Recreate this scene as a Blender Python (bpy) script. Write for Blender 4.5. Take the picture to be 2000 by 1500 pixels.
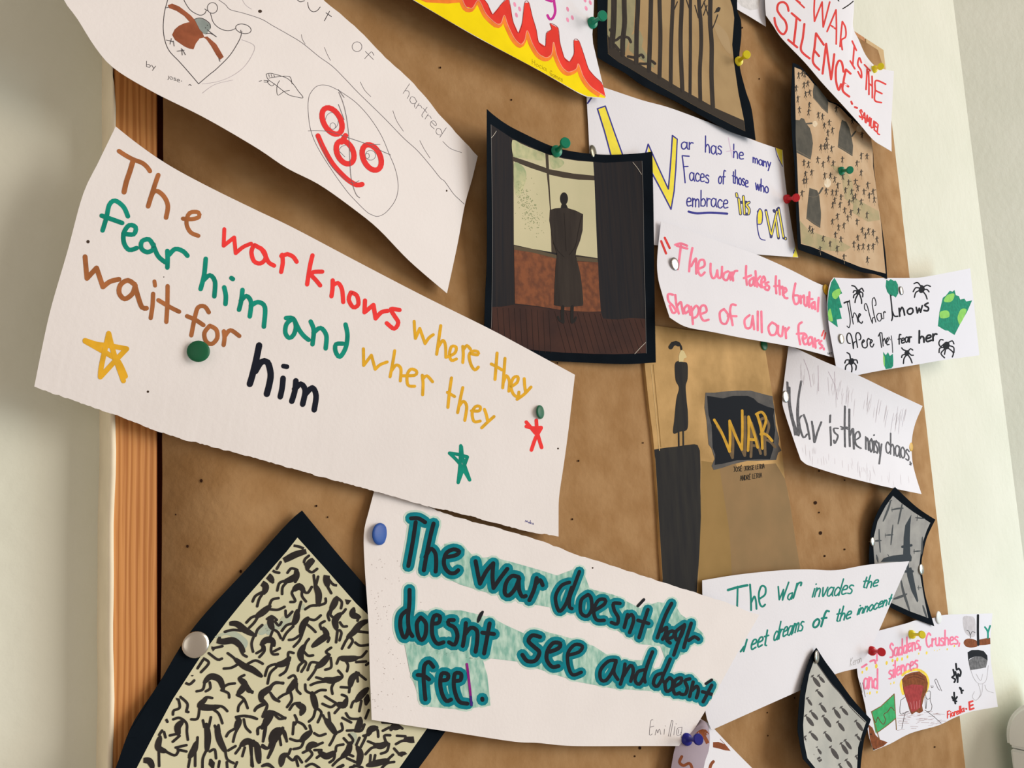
import bpy, bmesh, math, random
from mathutils import Vector, Matrix
from mathutils.bvhtree import BVHTree
from mathutils.geometry import tessellate_polygon
random.seed(7)
S = bpy.context.scene
COL = S.collection
for o in list(bpy.data.objects): bpy.data.objects.remove(o)

# ------------------------------------------------------------------ camera
# metres; the board face is the plane y = 0, X runs along it to the right, Z is up
F = 1500.0                      # focal length in pixels of the 2000 x 1500 frame
DIST = 0.36                     # camera to board face
UPV = Vector((-692.0, -13065.0, 1500.0)).normalized()      # world Z seen from the camera (right, down, forward)
XV = Vector((1850.0, (F*F-692*1850)/13065, F)).normalized()
YV = UPV.cross(XV)
if YV.z < 0: YV = -YV
CAM = Vector((0.0, -DIST, 0.0))
def c2w(v): return Vector((v.dot(XV), v.dot(YV), v.dot(UPV)))
right, down, fwd = c2w(Vector((1,0,0))), c2w(Vector((0,1,0))), c2w(Vector((0,0,1)))
cd = bpy.data.cameras.new('camera'); cam = bpy.data.objects.new('camera', cd); COL.objects.link(cam)
cd.sensor_width = 36; cd.lens = 36*F/2000; cd.clip_start = 0.01; cd.clip_end = 50
M = Matrix((right, -down, -fwd)).transposed().to_4x4(); M.translation = CAM
cam.matrix_world = M
S.camera = cam
cd.dof.use_dof = False

# ------------------------------------------------------------------ light
S.view_settings.view_transform = 'Standard'; S.view_settings.look = 'None'
S.view_settings.gamma = 1; S.view_settings.use_curve_mapping = False
S.view_settings.exposure = -0.07
W = bpy.data.worlds.new('room_light'); S.world = W; W.use_nodes = True
W.node_tree.nodes['Background'].inputs[0].default_value = (1.0, 0.83, 0.70, 1)
W.node_tree.nodes['Background'].inputs[1].default_value = 0.455
def area(name, loc, target, sx, sy, power, col):
    l = bpy.data.lights.new(name, 'AREA'); l.shape = 'RECTANGLE'; l.size = sx; l.size_y = sy
    l.energy = power; l.color = col
    o = bpy.data.objects.new(name, l); COL.objects.link(o); o.location = loc
    o.rotation_euler = (Vector(target)-Vector(loc)).to_track_quat('-Z', 'Y').to_euler()
    return o
area('window_daylight', (6.0, -5.0, 1.3), (0.4, 0, 0.1), 4.8, 4.4, 500, (1.0, 0.925, 0.855))
area('left_fill', (-1.3, -2.0, 0.3), (0.6, 0, 0.0), 1.3, 1.3, 4.5, (1.0, 0.96, 0.90))  # unseen fill light, added to lift shadows and left-facing sides
area('cool_fill', (1.75, -1.0, -0.35), (1.05, 0, -0.2), 0.6, 0.6, 6.5, (0.50, 0.80, 1.0))  # added bluish fill that cools and brightens the lower right

# ------------------------------------------------------------------ helpers
def ray(px, py): return c2w(Vector((px-1000.0, py-750.0, F)))
def at(px, py, h=0.0):                       # pixel -> point standing h metres proud of the board face
    r = ray(px, py); return CAM + r*((DIST-h)/r.y)
def atw(px, py, y): return at(px, py, -y)
def lin(c): return tuple((v/12.92 if v <= .04045 else ((v+.055)/1.055)**2.4) for v in (k/255 for k in c))
LL, LR = (0.99, 0.92, 0.85), (1.0, 0.975, 0.96)       # tint divided out of colours; part of the left's warm light stays painted in
def alb(c, x=700, k=1.0):
    t = min(1, max(0, (x-200)/1500)); c = lin(c)
    return tuple(min(.9, max(.004, c[i]*k/(LL[i]*(1-t)+LR[i]*t))) for i in range(3))
MATS = {}
def mat(name, c, rough=.85, var=0.0, c2=None, scale=60, bump=0.0, bscale=200, spec=.25, stretch=None, x=700, metal=0, detail=4, raw=False):
    if spec == .25: spec = .08
    key = (name, c, x//300)
    if key in MATS: return MATS[key]
    m = bpy.data.materials.new(name); m.use_nodes = True; MATS[key] = m
    n = m.node_tree.nodes; l = m.node_tree.links; b = n['Principled BSDF']
    a = c if raw else alb(c, x)
    b.inputs['Roughness'].default_value = rough; b.inputs['Metallic'].default_value = metal
    b.inputs['Specular IOR Level'].default_value = spec
    b.inputs['Base Color'].default_value = (*a, 1)
    if var or c2 or bump:
        tc = n.new('ShaderNodeTexCoord'); mp = n.new('ShaderNodeMapping'); l.new(tc.outputs['Object'], mp.inputs[0])
        if stretch: mp.inputs['Scale'].default_value = stretch
    if var or c2:
        nz = n.new('ShaderNodeTexNoise'); nz.inputs['Scale'].default_value = scale; nz.inputs['Detail'].default_value = detail
        l.new(mp.outputs[0], nz.inputs['Vector'])
        r = n.new('ShaderNodeValToRGB'); l.new(nz.outputs[0], r.inputs[0]); l.new(r.outputs[0], b.inputs['Base Color'])
        r.color_ramp.elements[0].position = .36; r.color_ramp.elements[1].position = .64
        if c2: a2 = c2 if raw else alb(c2, x)
        else: a2 = tuple(min(.95, v*(1+var)) for v in a); a = tuple(v*(1-var) for v in a)
        r.color_ramp.elements[0].color = (*a, 1); r.color_ramp.elements[1].color = (*a2, 1)
    if bump:
        nb = n.new('ShaderNodeTexNoise'); nb.inputs['Scale'].default_value = bscale; nb.inputs['Detail'].default_value = 5
        l.new(mp.outputs[0], nb.inputs['Vector']); bp = n.new('ShaderNodeBump'); bp.inputs['Strength'].default_value = bump
        bp.inputs['Distance'].default_value = .002; l.new(nb.outputs[0], bp.inputs['Height']); l.new(bp.outputs[0], b.inputs['Normal'])
    return m
def link(name, me, m, parent=None):
    o = bpy.data.objects.new(name, me); COL.objects.link(o)
    if m: me.materials.append(m)
    if parent: o.parent = parent
    return o
def mesh(name, vs, fs, m=None, parent=None, smooth=False):
    me = bpy.data.meshes.new(name); me.from_pydata([tuple(v) for v in vs], [], fs); me.update()
    if smooth: me.shade_smooth()
    return link(name, me, m, parent)
def tag(o, label=None, cat=None, group=None, kind=None):
    if label: o['label'] = label
    if cat: o['category'] = cat
    if group: o['group'] = group
    if kind: o['kind'] = kind
    return o
def empty(name, loc=(0,0,0)):
    o = bpy.data.objects.new(name, None); COL.objects.link(o); o.location = loc; o.empty_display_size = .02
    bpy.context.view_layer.update(); return o
def boxmesh(name, x0, x1, y0, y1, z0, z1, m, parent=None, bevel=.0006):
    bm = bmesh.new(); bmesh.ops.create_cube(bm, size=1)
    for v in bm.verts: v.co = Vector(((x0+x1)/2+v.co.x*(x1-x0), (y0+y1)/2+v.co.y*(y1-y0), (z0+z1)/2+v.co.z*(z1-z0)))
    if bevel: bmesh.ops.bevel(bm, geom=bm.edges[:], offset=bevel, segments=2, affect='EDGES')
    me = bpy.data.meshes.new(name); bm.to_mesh(me); bm.free(); return link(name, me, m, parent)

def resample(pts, n):
    """n+1 points evenly along a polyline (2-D)."""
    d = [0]
    for a, b in zip(pts, pts[1:]): d.append(d[-1]+math.dist(a, b))
    out = []; j = 0
    for i in range(n+1):
        s = d[-1]*i/n
        while j < len(d)-2 and d[j+1] < s: j += 1
        t = (s-d[j])/max(1e-9, d[j+1]-d[j]); a, b = pts[j], pts[j+1]
        out.append((a[0]+(b[0]-a[0])*t, a[1]+(b[1]-a[1])*t))
    return out
def smooth(pts, step=3.0, closed=False):
    if len(pts) < 3: 
        return resample(pts, max(1, int(math.dist(*pts)/max(step, 6)))) if len(pts) == 2 else pts
    P = list(pts); out = []
    n = len(P)
    for i in range(n if closed else n-1):
        if closed: p0, p1, p2, p3 = P[i-1], P[i], P[(i+1) % n], P[(i+2) % n]
        else: p0, p1, p2, p3 = P[max(0, i-1)], P[i], P[i+1], P[min(n-1, i+2)]
        k = max(1, min(14, int(math.dist(p1, p2)/step)))
        for j in range(k):
            t = j/k; t2 = t*t; t3 = t2*t
            out.append(tuple(.5*((2*p1[q])+(-p0[q]+p2[q])*t+(2*p0[q]-5*p1[q]+4*p2[q]-p3[q])*t2+(-p0[q]+3*p1[q]-3*p2[q]+p3[q])*t3) for q in (0, 1)))
    if not closed: out.append(P[-1])
    return out
def pts(s, z=None):
    r = []
    for t in s.split():
        a, b = t.split(','); a = float(a); b = float(b)
        r.append((z[0]+a/z[2], z[1]+b/z[2]) if z else (a, b))
    return r

class Sheet:
    """A piece of paper: four edge curves (given clockwise from the upper left corner, as sighted), each corner with its height above the board."""
    def __init__(self, name, top, rgt, bot, lft, h, bulge=(0,0,0,0), m=None, nu=40, nv=20, thick=.00016, torn=(), crv=True, seed=1):
        rnd = random.Random(seed)
        E = []
        for i, (e, n) in enumerate(((top, nu), (rgt, nv), (bot, nu), (lft, nv))):
            p = pts(e) if isinstance(e, str) else e
            p = resample(smooth(p, 4) if crv and len(p) > 2 else p, n)
            if i in torn:
                w = 0
                for k in range(2, n-1):
                    w = w*.6+rnd.uniform(-1, 1)*1.0
                    p[k] = (p[k][0]+rnd.uniform(-.5, .5), p[k][1]+w)
            h0, h1 = h[i], h[(i+1) % 4]
            E.append([at(*q, (h0+(h1-h0)*k/n+bulge[i]*4*(k/n)*(1-k/n))*.001) for k, q in enumerate(p)])
        T, R, B, L = E[0], E[1], E[2][::-1], E[3][::-1]
        V = []
        for j in range(nv+1):
            v = j/nv
            for i in range(nu+1):
                u = i/nu
                V.append(T[i]*(1-v)+B[i]*v+L[j]*(1-u)+R[j]*u-(T[0]*(1-u)*(1-v)+T[-1]*u*(1-v)+B[0]*(1-u)*v+B[-1]*u*v))
        W1 = nu+1
        Fc = [(j*W1+i, (j+1)*W1+i, (j+1)*W1+i+1, j*W1+i+1) for j in range(nv) for i in range(nu)]
        self.bvh = BVHTree.FromPolygons(V, Fc)
        c = V[(nv//2)*W1+nu//2]
        self.org = Vector(c)
        o = mesh(name, [p-c for p in V], Fc, m, None, True); o.location = c
        bpy.context.view_layer.update()
        sd = o.modifiers.new('thickness', 'SOLIDIFY'); sd.thickness = thick; sd.offset = -1 if (V[1]-V[0]).cross(V[W1]-V[0]).y > 0 else 1
        # the paper's sheet normal must look towards the room
        o.data.update()
        if o.data.polygons[0].normal.y > 0: o.data.flip_normals()
        sd.offset = -1
        es = o.modifiers.new('crisp_edge', 'EDGE_SPLIT'); es.split_angle = 1.0
        self.o = o
    def hit(self, px, py, lift=0):
        r = ray(px, py).normalized()
        loc, nor, i, d = self.bvh.ray_cast(CAM, r, 5)
        if loc is None: return None
        return loc-r*lift
    def near(self, px, py):
        """like hit, for spots a little off the sheet"""
        for k in range(12):
            for a in range(8):
                p = self.hit(px+k*2*math.cos(a*.785), py+k*2*math.sin(a*.785))
                if p: return at(px, py, -p.y)
        return at(px, py, .01)

LIFT = .00008
def pull(sheet, p, c, lift):
    # slide a spot that lies just off the sheet back onto it
    for k in range(1, 15):
        for a in range(8):
            q = sheet.hit(p[0]+k*.8*math.cos(a*.785), p[1]+k*.8*math.sin(a*.785), lift)
            if q: return q
    return None
def emit(sheet, name, V2, Fs, m, layer, label=None, parent=None, snap=False):
    P = []; ok = []
    for p in V2:
        zo = LIFT*layer+(p[2] if len(p) > 2 else 0)
        q = sheet.hit(p[0], p[1], zo)
        if q is None and snap: q = pull(sheet, p, snap, zo)
        ok.append(q is not None); P.append(q-sheet.org if q else Vector((0,0,0)))
    fs = [f for f in Fs if all(ok[i] for i in f)]
    if not fs: return None
    used = sorted({i for f in fs for i in f}); mp = {k: i for i, k in enumerate(used)}
    o = mesh(name, [P[i] for i in used], [tuple(mp[i] for i in f) for f in fs], m)
    o.parent = parent or sheet.o
    if label: o['label'] = label
    return o
ZC = [0]
def stamp(V2, Fs, line, w, taper=0, thin=.35, cap=8):
    """one pen line as a ribbon with round ends; it is broken where it turns sharply"""
    L = [line[0]]
    for p in line[1:]:
        if math.dist(p, L[-1]) > .05: L.append(p)
    n = len(L)
    if n == 1: L.append((L[0][0]+.3, L[0][1])); n = 2
    def wid(i):
        if not taper: return w/2
        return w/2*(thin+(1-thin)*math.sin(math.pi*min(1, max(0, i/(n-1))))**.7)
    D = [((b[0]-a[0])/math.dist(a, b), (b[1]-a[1])/math.dist(a, b)) for a, b in zip(L, L[1:])]
    runs = []; st = 0
    for i in range(1, n-1):
        if D[i-1][0]*D[i][0]+D[i-1][1]*D[i][1] < .5: runs.append((st, i)); st = i
    runs.append((st, n-1))
    c = 5 if w > 3.5 else 3
    for s0, e0 in runs:
        ZC[0] = (ZC[0]+1) % 7; zo = ZC[0]*5e-6; prev = None
        for i in range(s0, e0+1):
            if i == s0: d = D[i]
            elif i == e0: d = D[i-1]
            else:
                d = (D[i-1][0]+D[i][0], D[i-1][1]+D[i][1]); m_ = math.hypot(*d); d = (d[0]/m_, d[1]/m_)
            r = wid(i); k = len(V2); x, y = L[i]
            V2 += [(x-d[1]*r, y+d[0]*r, zo), (x+d[1]*r, y-d[0]*r, zo)]
            if prev is not None: Fs.append((prev, prev+1, k+1, k))
            if i in (s0, e0):
                sg = -1 if i == s0 else 1; a0 = math.atan2(-d[0]*sg, d[1]*sg)
                arc = []
                for q in range(1, c):
                    t = a0+math.pi*q/c; arc.append(len(V2)); V2.append((x+r*math.cos(t), y+r*math.sin(t), zo))
                Fs.append(tuple(([k+1]+arc+[k]) if sg > 0 else ([k]+arc+[k+1])))
            prev = k
def strokes(sheet, name, s, z, w, m, layer=1, label=None, step=None, straight=False, taper=0, thin=.35, kind=None):
    """s: 'x,y x,y ...; x,y ...' pen strokes; w: pen width as seen"""
    V2, Fs = [], []
    for part in s.split(';'):
        if not part.strip(): continue
        p = pts(part, z)
        if len(p) == 1: p = [p[0], (p[0][0]+.5, p[0][1]+.3)]
        p = p if straight else smooth(p, step or max(2.0, w*.45))
        stamp(V2, Fs, p, w, taper, thin)
    o = emit(sheet, name, V2, Fs, m, layer, label)
    if o and kind: o['kind'] = kind
    return o
def fill(sheet, name, s, z, m, layer=1, label=None, curve=False, maxlen=14, parent=None):
    bm = bmesh.new()
    for part in (s.split(';') if isinstance(s, str) else [s]):
        p = pts(part, z) if isinstance(part, str) else part
        if curve: p = smooth(p, 3, True)
        p3 = [Vector((a, b, 0)) for a, b in p]
        vs = [bm.verts.new(v) for v in p3]
        for t in tessellate_polygon([p3]):
            try: bm.faces.new([vs[i] for i in t])
            except ValueError: pass
    for _ in range(8):
        L = [e for e in bm.edges if e.calc_length() > maxlen]
        if not L: break
        bmesh.ops.subdivide_edges(bm, edges=L, cuts=1)
        bmesh.ops.triangulate(bm, faces=[f for f in bm.faces if len(f.verts) > 3])
    bm.verts.index_update()
    V2 = [(v.co.x, v.co.y) for v in bm.verts]; Fs = [tuple(v.index for v in f.verts) for f in bm.faces]; bm.free()
    return emit(sheet, name, V2, Fs, m, layer, label, parent, True)

# hand lettering: pen strokes of one letter, x-height 1
FONT = {
'a': (.95, ".75,.85 .42,1 .1,.7 .15,.15 .45,.02 .72,.4 .78,.9;.78,.95 .78,.25 .92,.0"), 'b': (.85, ".12,1.9 .1,.05;.1,.6 .45,.95 .75,.6 .6,.1 .1,.08"),
'c': (.8, ".72,.8 .4,1 .1,.6 .2,.1 .5,.0 .75,.2"), 'd': (.95, ".75,.7 .4,.95 .1,.6 .2,.08 .5,.05 .75,.4;.8,1.85 .78,.0"),
'e': (.85, ".12,.5 .68,.6 .65,.92 .3,.95 .1,.5 .25,.03 .75,.12"), 'f': (.7, ".68,1.7 .42,1.8 .28,1.4 .28,.0;.05,.95 .62,.95"),
'g': (.9, ".75,.85 .42,1 .1,.7 .15,.15 .45,.02 .75,.4;.78,.95 .78,-.4 .4,-.6 .1,-.4"), 'h': (.85, ".12,1.9 .1,.0;.1,.55 .4,.95 .65,.7 .7,.0"),
'i': (.35, ".18,.95 .18,.0;.18,1.4 .2,1.45"), 'j': (.5, ".35,.95 .35,-.3 .1,-.45"), 'k': (.8, ".12,1.9 .1,.0;.65,.95 .12,.45 .7,.0"),
'l': (.35, ".16,1.9 .16,.0"), 'm': (1.2, ".1,1 .1,.0;.1,.6 .32,.95 .52,.7 .52,.0;.52,.6 .78,.95 1.0,.7 1.0,.0"),
'n': (.85, ".1,1 .1,.0;.1,.55 .4,.95 .65,.7 .7,.0"), 'o': (.85, ".42,1 .12,.75 .12,.25 .42,.0 .72,.25 .72,.75 .42,1"),
'p': (.85, ".1,1 .1,-.8;.1,.6 .45,.98 .75,.6 .6,.1 .1,.1"), 'q': (.85, ".75,.7 .4,.95 .1,.6 .3,.05 .75,.4;.78,1 .78,-.8"),
'r': (.65, ".12,1 .12,.0;.12,.6 .35,.95 .6,.88"), 's': (.75, ".65,.88 .35,1 .12,.75 .6,.4 .5,.05 .1,.1"),
't': (.65, ".32,1.6 .3,.1 .5,.0;.05,1.0 .6,1.0"), 'u': (.85, ".1,1 .12,.2 .4,.0 .68,.25;.7,1 .72,.0"), 'v': (.8, ".08,1 .4,.0 .72,1"),
'w': (1.1, ".08,1 .3,.0 .52,.9 .76,.0 1.0,1"), 'x': (.8, ".08,1 .7,.0;.7,1 .08,.0"), 'y': (.8, ".08,1 .4,.15;.72,1 .2,-.7"), 'z': (.8, ".1,.95 .7,.95 .1,.03 .72,.03"),
'A': (1.0, ".05,.0 .45,1.8 .88,.0;.2,.7 .7,.7"), 'B': (.95, ".1,1.8 .1,.0;.1,1.8 .7,1.6 .2,1 .8,.6 .1,.0"), 'C': (1.0, ".85,1.5 .5,1.8 .1,1.1 .25,.2 .6,.0 .88,.25"),
'D': (1.0, ".1,1.8 .1,.0;.1,1.8 .7,1.4 .75,.5 .1,.0"), 'E': (.85, ".1,1.8 .1,.0;.1,1.8 .7,1.8;.1,.95 .6,.95;.1,.02 .72,.02"), 'F': (.85, ".1,1.8 .1,.0;.1,1.8 .72,1.8;.1,.95 .6,.95"),
'G': (1.0, ".8,1.5 .45,1.8 .1,1.1 .25,.1 .7,.05 .8,.7 .5,.75"), 'H': (1.0, ".1,1.8 .1,.0;.8,1.8 .8,.0;.1,.95 .8,.95"), 'V': (1.0, ".05,1.8 .45,.0 .85,1.8"), 'Y': (.9, ".05,1.8 .42,1.0;.8,1.8 .35,.0"), 'I': (.4, ".2,1.8 .2,.0"), 'J': (.8, ".1,1.8 .7,1.8;.5,1.8 .5,.2 .2,.05"), 'K': (.95, ".1,1.8 .1,.0;.75,1.8 .12,.8 .8,.0"),
'L': (.8, ".1,1.8 .1,.02 .7,.02"), 'M': (1.2, ".1,.0 .2,1.8 .55,.6 .9,1.8 1.0,.0"), 'N': (1.0, ".1,.0 .12,1.8 .75,.05 .78,1.8"), 'O': (1.0, ".5,1.8 .12,1.3 .12,.5 .5,.0 .85,.5 .85,1.3 .5,1.8"),
'R': (.95, ".1,1.8 .1,.0;.1,1.8 .7,1.55 .65,1.0 .12,.9 .8,.0"), 'S': (.85, ".72,1.5 .4,1.8 .1,1.4 .65,.75 .6,.15 .1,.2"), 'T': (.95, ".05,1.8 .85,1.8;.45,1.8 .42,.0"),
'U': (1.0, ".1,1.8 .15,.3 .45,.0 .75,.3 .8,1.8"), 'W': (1.3, ".05,1.8 .35,.0 .6,1.4 .9,.0 1.2,1.8"), '.': (.3, ".12,.03 .16,.05"), ',': (.35, ".18,.15 .08,-.25"), "'": (.3, ".15,1.8 .08,1.4"), ' ': (.55, ""),
}
def word(sheet, txt, z, a, b, xh, w, m, slant=0.0, layer=1, name='written_word', up=None, label=None, jit=.03, twice=0):
    tot = sum(FONT[c][0] for c in txt)-.12; ax, ay = a; bx, by = b
    ux, uy = (bx-ax)/tot, (by-ay)/tot
    vx, vy = (up[0]*xh, up[1]*xh) if up else (slant*xh, -xh)
    V2, Fs = [], []; cur = 0; rnd = random.Random(sum(map(ord, txt))+int(ax))
    for rep in range(1+twice):
        cur = 0; off = (rnd.uniform(-1, 1)*w*.5*rep, rnd.uniform(-1, 1)*w*.5*rep)
        for c in txt:
            adv, g = FONT[c]; dy = rnd.uniform(-jit, jit)*2
            for st in g.split(';'):
                if not st: continue
                p = [(x+cur, y+dy) for x, y in pts(st)]
                q = [(z[0]+(ax+x*ux+y*vx)/z[2]+off[0], z[1]+(ay+x*uy+y*vy)/z[2]+off[1]) for x, y in p]
                stamp(V2, Fs, smooth(q, max(1.6, w*.5)), w)
            cur += adv
    return emit(sheet, name, V2, Fs, m, layer, label)
def ell(cx, cy, rx, ry, rot=0, n=22):
    c, s = math.cos(rot), math.sin(rot)
    return ' '.join('%.1f,%.1f' % (cx+rx*math.cos(t)*c-ry*math.sin(t)*s, cy+rx*math.cos(t)*s+ry*math.sin(t)*c) for t in (2*math.pi*i/n for i in range(n+1)))
def ellf(*a): return ' '.join(ell(*a).split()[:-1])

# ------------------------------------------------------------------ the setting
wall_c = mat('wall_paint', (.71, .73, .62), .9, 0, (.75, .765, .66), 9, .35, 90, spec=.15, raw=True)
WY = .018
XR = atw(1912, 400, WY).x
bk = mesh('wall_back', [(-1.2, WY, -1.2), (XR, WY, -1.2), (XR, WY, 1.6), (-1.2, WY, 1.6)], [(0, 1, 2, 3)], wall_c); tag(bk, kind='structure')
wr = mesh('wall_right', [(XR, WY, -1.2), (XR+.16, WY-.075, -1.2), (XR+.16, WY-.075, 1.6), (XR, WY, 1.6), (XR+.5, WY-.075, -1.2), (XR+.5, WY-.075, 1.6)], [(0, 1, 2, 3), (1, 4, 5, 2)], wall_c); tag(wr, kind='structure')
speck = mat('speck', (70, 55, 45), .9, x=200)

# ------------------------------------------------------------------ the notice board
XL = at(212, 1100).x; XK = at(316, 1100).x; XG = at(307.5, 1100).x
XE = at(1812, 850).x; XK2 = XE-.0025
ZT = at(1723, 95).z; ZB = -.46
board = empty('notice_board', (XL, 0, ZB)); tag(board, 'large notice board covered in brown kraft paper with a pine frame', 'notice board')
def wood():
    m = bpy.data.materials.new('pine'); m.use_nodes = True; n = m.node_tree.nodes; l = m.node_tree.links; b = n['Principled BSDF']
    tc = n.new('ShaderNodeTexCoord'); mp = n.new('ShaderNodeMapping'); mp.inputs['Scale'].default_value = (1, 1, .03)
    l.new(tc.outputs['Object'], mp.inputs[0])
    nz = n.new('ShaderNodeTexNoise'); nz.inputs['Scale'].default_value = 60; nz.inputs['Detail'].default_value = 2; l.new(mp.outputs[0], nz.inputs[0])
    ad = n.new('ShaderNodeVectorMath'); ad.operation = 'MULTIPLY_ADD'; l.new(nz.outputs[1], ad.inputs[0]); ad.inputs[1].default_value = (.004, 0, 0); l.new(mp.outputs[0], ad.inputs[2])
    wv = n.new('ShaderNodeTexWave'); wv.bands_direction = 'X'; wv.inputs['Scale'].default_value = 120; wv.inputs['Distortion'].default_value = 5; wv.inputs['Detail'].default_value = 3
    wv.inputs['Detail Scale'].default_value = 3
    l.new(ad.outputs[0], wv.inputs[0])
    r = n.new('ShaderNodeValToRGB'); l.new(wv.outputs['Fac'], r.inputs[0]); e = r.color_ramp.elements
    e[0].position = 0.0; e[0].color = (*alb((180, 112, 54), 200), 1); e[1].position = .75; e[1].color = (*alb((210, 142, 78), 200), 1)
    n2 = n.new('ShaderNodeTexNoise'); n2.inputs['Scale'].default_value = 25; l.new(mp.outputs[0], n2.inputs[0])
    mx = n.new('ShaderNodeMix'); mx.data_type = 'RGBA'; mx.blend_type = 'MULTIPLY'; mx.inputs[0].default_value = .6
    r2 = n.new('ShaderNodeValToRGB'); l.new(n2.outputs[0], r2.inputs[0]); r2.color_ramp.elements[0].color = (.72, .66, .6, 1); r2.color_ramp.elements[0].position = .35; r2.color_ramp.elements[1].position = .6
    l.new(r.outputs[0], mx.inputs[6]); l.new(r2.outputs[0], mx.inputs[7]); l.new(mx.outputs[2], b.inputs['Base Color'])
    b.inputs['Roughness'].default_value = .6; b.inputs['Specular IOR Level'].default_value = .3
    bp = n.new('ShaderNodeBump'); bp.inputs['Strength'].default_value = .15; bp.inputs['Distance'].default_value = .001; l.new(wv.outputs['Fac'], bp.inputs['Height']); l.new(bp.outputs[0], b.inputs['Normal'])
    return m
pine = wood()
kraft = mat('kraft_paper', (153, 113, 70), .85, 0, (167, 128, 85), 45, .25, 240, spec=.1, x=500)
gapm = mat('gap_dark', (70, 28, 12), .9, x=200)
edge = mat('edge_paint', (236, 218, 186), .8, .04, x=200)
def bpart(o): o.parent = board; o.matrix_parent_inverse = board.matrix_world.inverted(); return o
bpart(boxmesh('frame_plank', XL+.0004, XG, 0, WY, ZB, ZT, pine))
bpart(boxmesh('frame_plank', XK2-.04, XE, 0, WY, ZB, ZT, mat('plank_pale', (196, 164, 118), .7, 0, (206, 178, 134), 40, x=1700, stretch=(3, 1, .1))))
bpart(boxmesh('frame_plank', XG+.002, XK2-.042, 0, WY, ZT-.045, ZT, pine))
bpart(boxmesh('backing_panel', XG, XK2-.04, .004, WY, ZB, ZT-.03, gapm))
# kraft sheet with slightly wavy left and torn upper right edges
rn = random.Random(3)
kv = []; NZ = 60
for i in range(NZ+1):
    z = ZB+(ZT-.012-ZB)*i/NZ
    kv.append((XK+rn.uniform(-.0002, .0002)+.0006*math.sin(z*11), z))
kr = [(XK2+rn.uniform(-.0004, .0004), z) for x, z in kv]
kr[-1] = (XK2-.014, ZT-.006); kr[-2] = (XK2-.004, kr[-2][1])
KV = []; KF = []
for (a, z), (b, z2) in zip(kv, kr):
    for k in range(21): t = k/20; KV.append((a+(b-a)*t, -.0006-.0003*math.sin(t*9+z*7)**2, z+(z2-z)*t))
for j in range(NZ):
    for k in range(20): KF.append((j*21+k, j*21+k+1, j*21+k+22, j*21+k+21))
ks = bpart(mesh('kraft_sheet', KV, KF, kraft, None, True)); sdm = ks.modifiers.new('t', 'SOLIDIFY'); sdm.thickness = .0005
# holes left by old pins
hv = []; hf = []
for x, y, r in ((860,132,1.8),(999,195,1.6),(1450,54,1.5),(393,939,3),(618,988,2),(1089,709,1.4),(1256,865,1.4),(1593,982,3),(1603,1041,3),(1611,1086,1.8),(1600,920,1.5),(366,1067,2.6),(470,1116,2.6),
                (343,1005,1.5),(1130,900,1.8),(1118,1014,1.7),(1250,1461,2.6),(1240,1477,1.6),(1499,1392,1.2),(1552,1363,1.4),(1500,1437,1.2),(520,430,1),(512,440,1.2),(1600,1001,1.5),(1483,154,1.3),(1826,1459,1.4),(1650,1073,1.6),(1650,938,1.2),(640,1010,1.5)):
    k = len(hv); n = 8
    for q in range(n): p = at(x+r*math.cos(q*math.pi/4), y+r*1.2*math.sin(q*math.pi/4), .0012); hv.append(p)
    hf.append(tuple(range(k, k+n)))
ho = bpart(mesh('pin_holes', hv, hf, mat('hole', (45, 24, 12), .95))); ho['kind'] = 'stuff'
# painted strip down the board's left side, its lip lapping a little over the wood
lv = []; lf = []; NS = 90
ctrl = [(ZB, .0), (at(212, 1450).z, .0), (at(212, 1050).z, .0003), (at(212, 860).z, .0002), (at(212, 780).z, -.0002), (at(205, 300).z, -.0012), (at(205, 180).z, -.0002), (at(200, 140).z, -.0016), (at(195, 95).z, -.0035), (ZT, -.004)]
for i in range(NS+1):
    z = ZB+(ZT-ZB)*i/NS
    for (za, a), (zb, b) in zip(ctrl, ctrl[1:]):
        if za <= z <= zb: d = a+(b-a)*(z-za)/(zb-za)
    wv = .00035*math.sin(z*52)+.0002*math.sin(z*131)
    X0 = XL-.0005+wv*.6
    lv += [(X0, WY, z), (X0+.0001, .0035, z), (X0+.0003, 0.0002, z), (X0+.0008, -.0008, z), (XL+.0018+d+wv, -.0008, z), (XL+.0019+d+wv, .0002, z)]
for i in range(NS):
    for k in range(5): lf.append((i*6+k, i*6+k+1, i*6+k+7, i*6+k+6))
bpart(mesh('edge_strip', lv, lf, edge, None, True))

paper = mat('white_paper_warm_lit', (229, 218, 209), .9, 0, (232, 221, 212), 30, .06, 500, spec=.2, x=300)  # left sheets: the warm light there is put into the paper colour
paper_r = mat('white_paper_right', (228, 226, 230), .9, 0, (230, 228, 232), 30, .06, 500, spec=.2, x=1500)
card = mat('black_card', (15, 20, 25), 1.0, 0, (19, 25, 31), 30, .08, 500, spec=.02, x=1000)
def ink(name, c, x=700, var=.12, scale=160): return mat(name, c, .8, var, None, scale, spec=.08, x=x)

# ================================================================== the papers, lowest layer first
A = (0, 225, 4); A0 = (0, 0, 4); B0 = (450, 0, 4); B = (450, 300, 4); C = (750, 580, 5); D = (400, 600, 4); E5 = (0, 550, 4); E4 = (650, 850, 4)
FZ = (700, 960, 5); H = (700, 1180, 5); G = (1050, 1080, 3.571)

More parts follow.
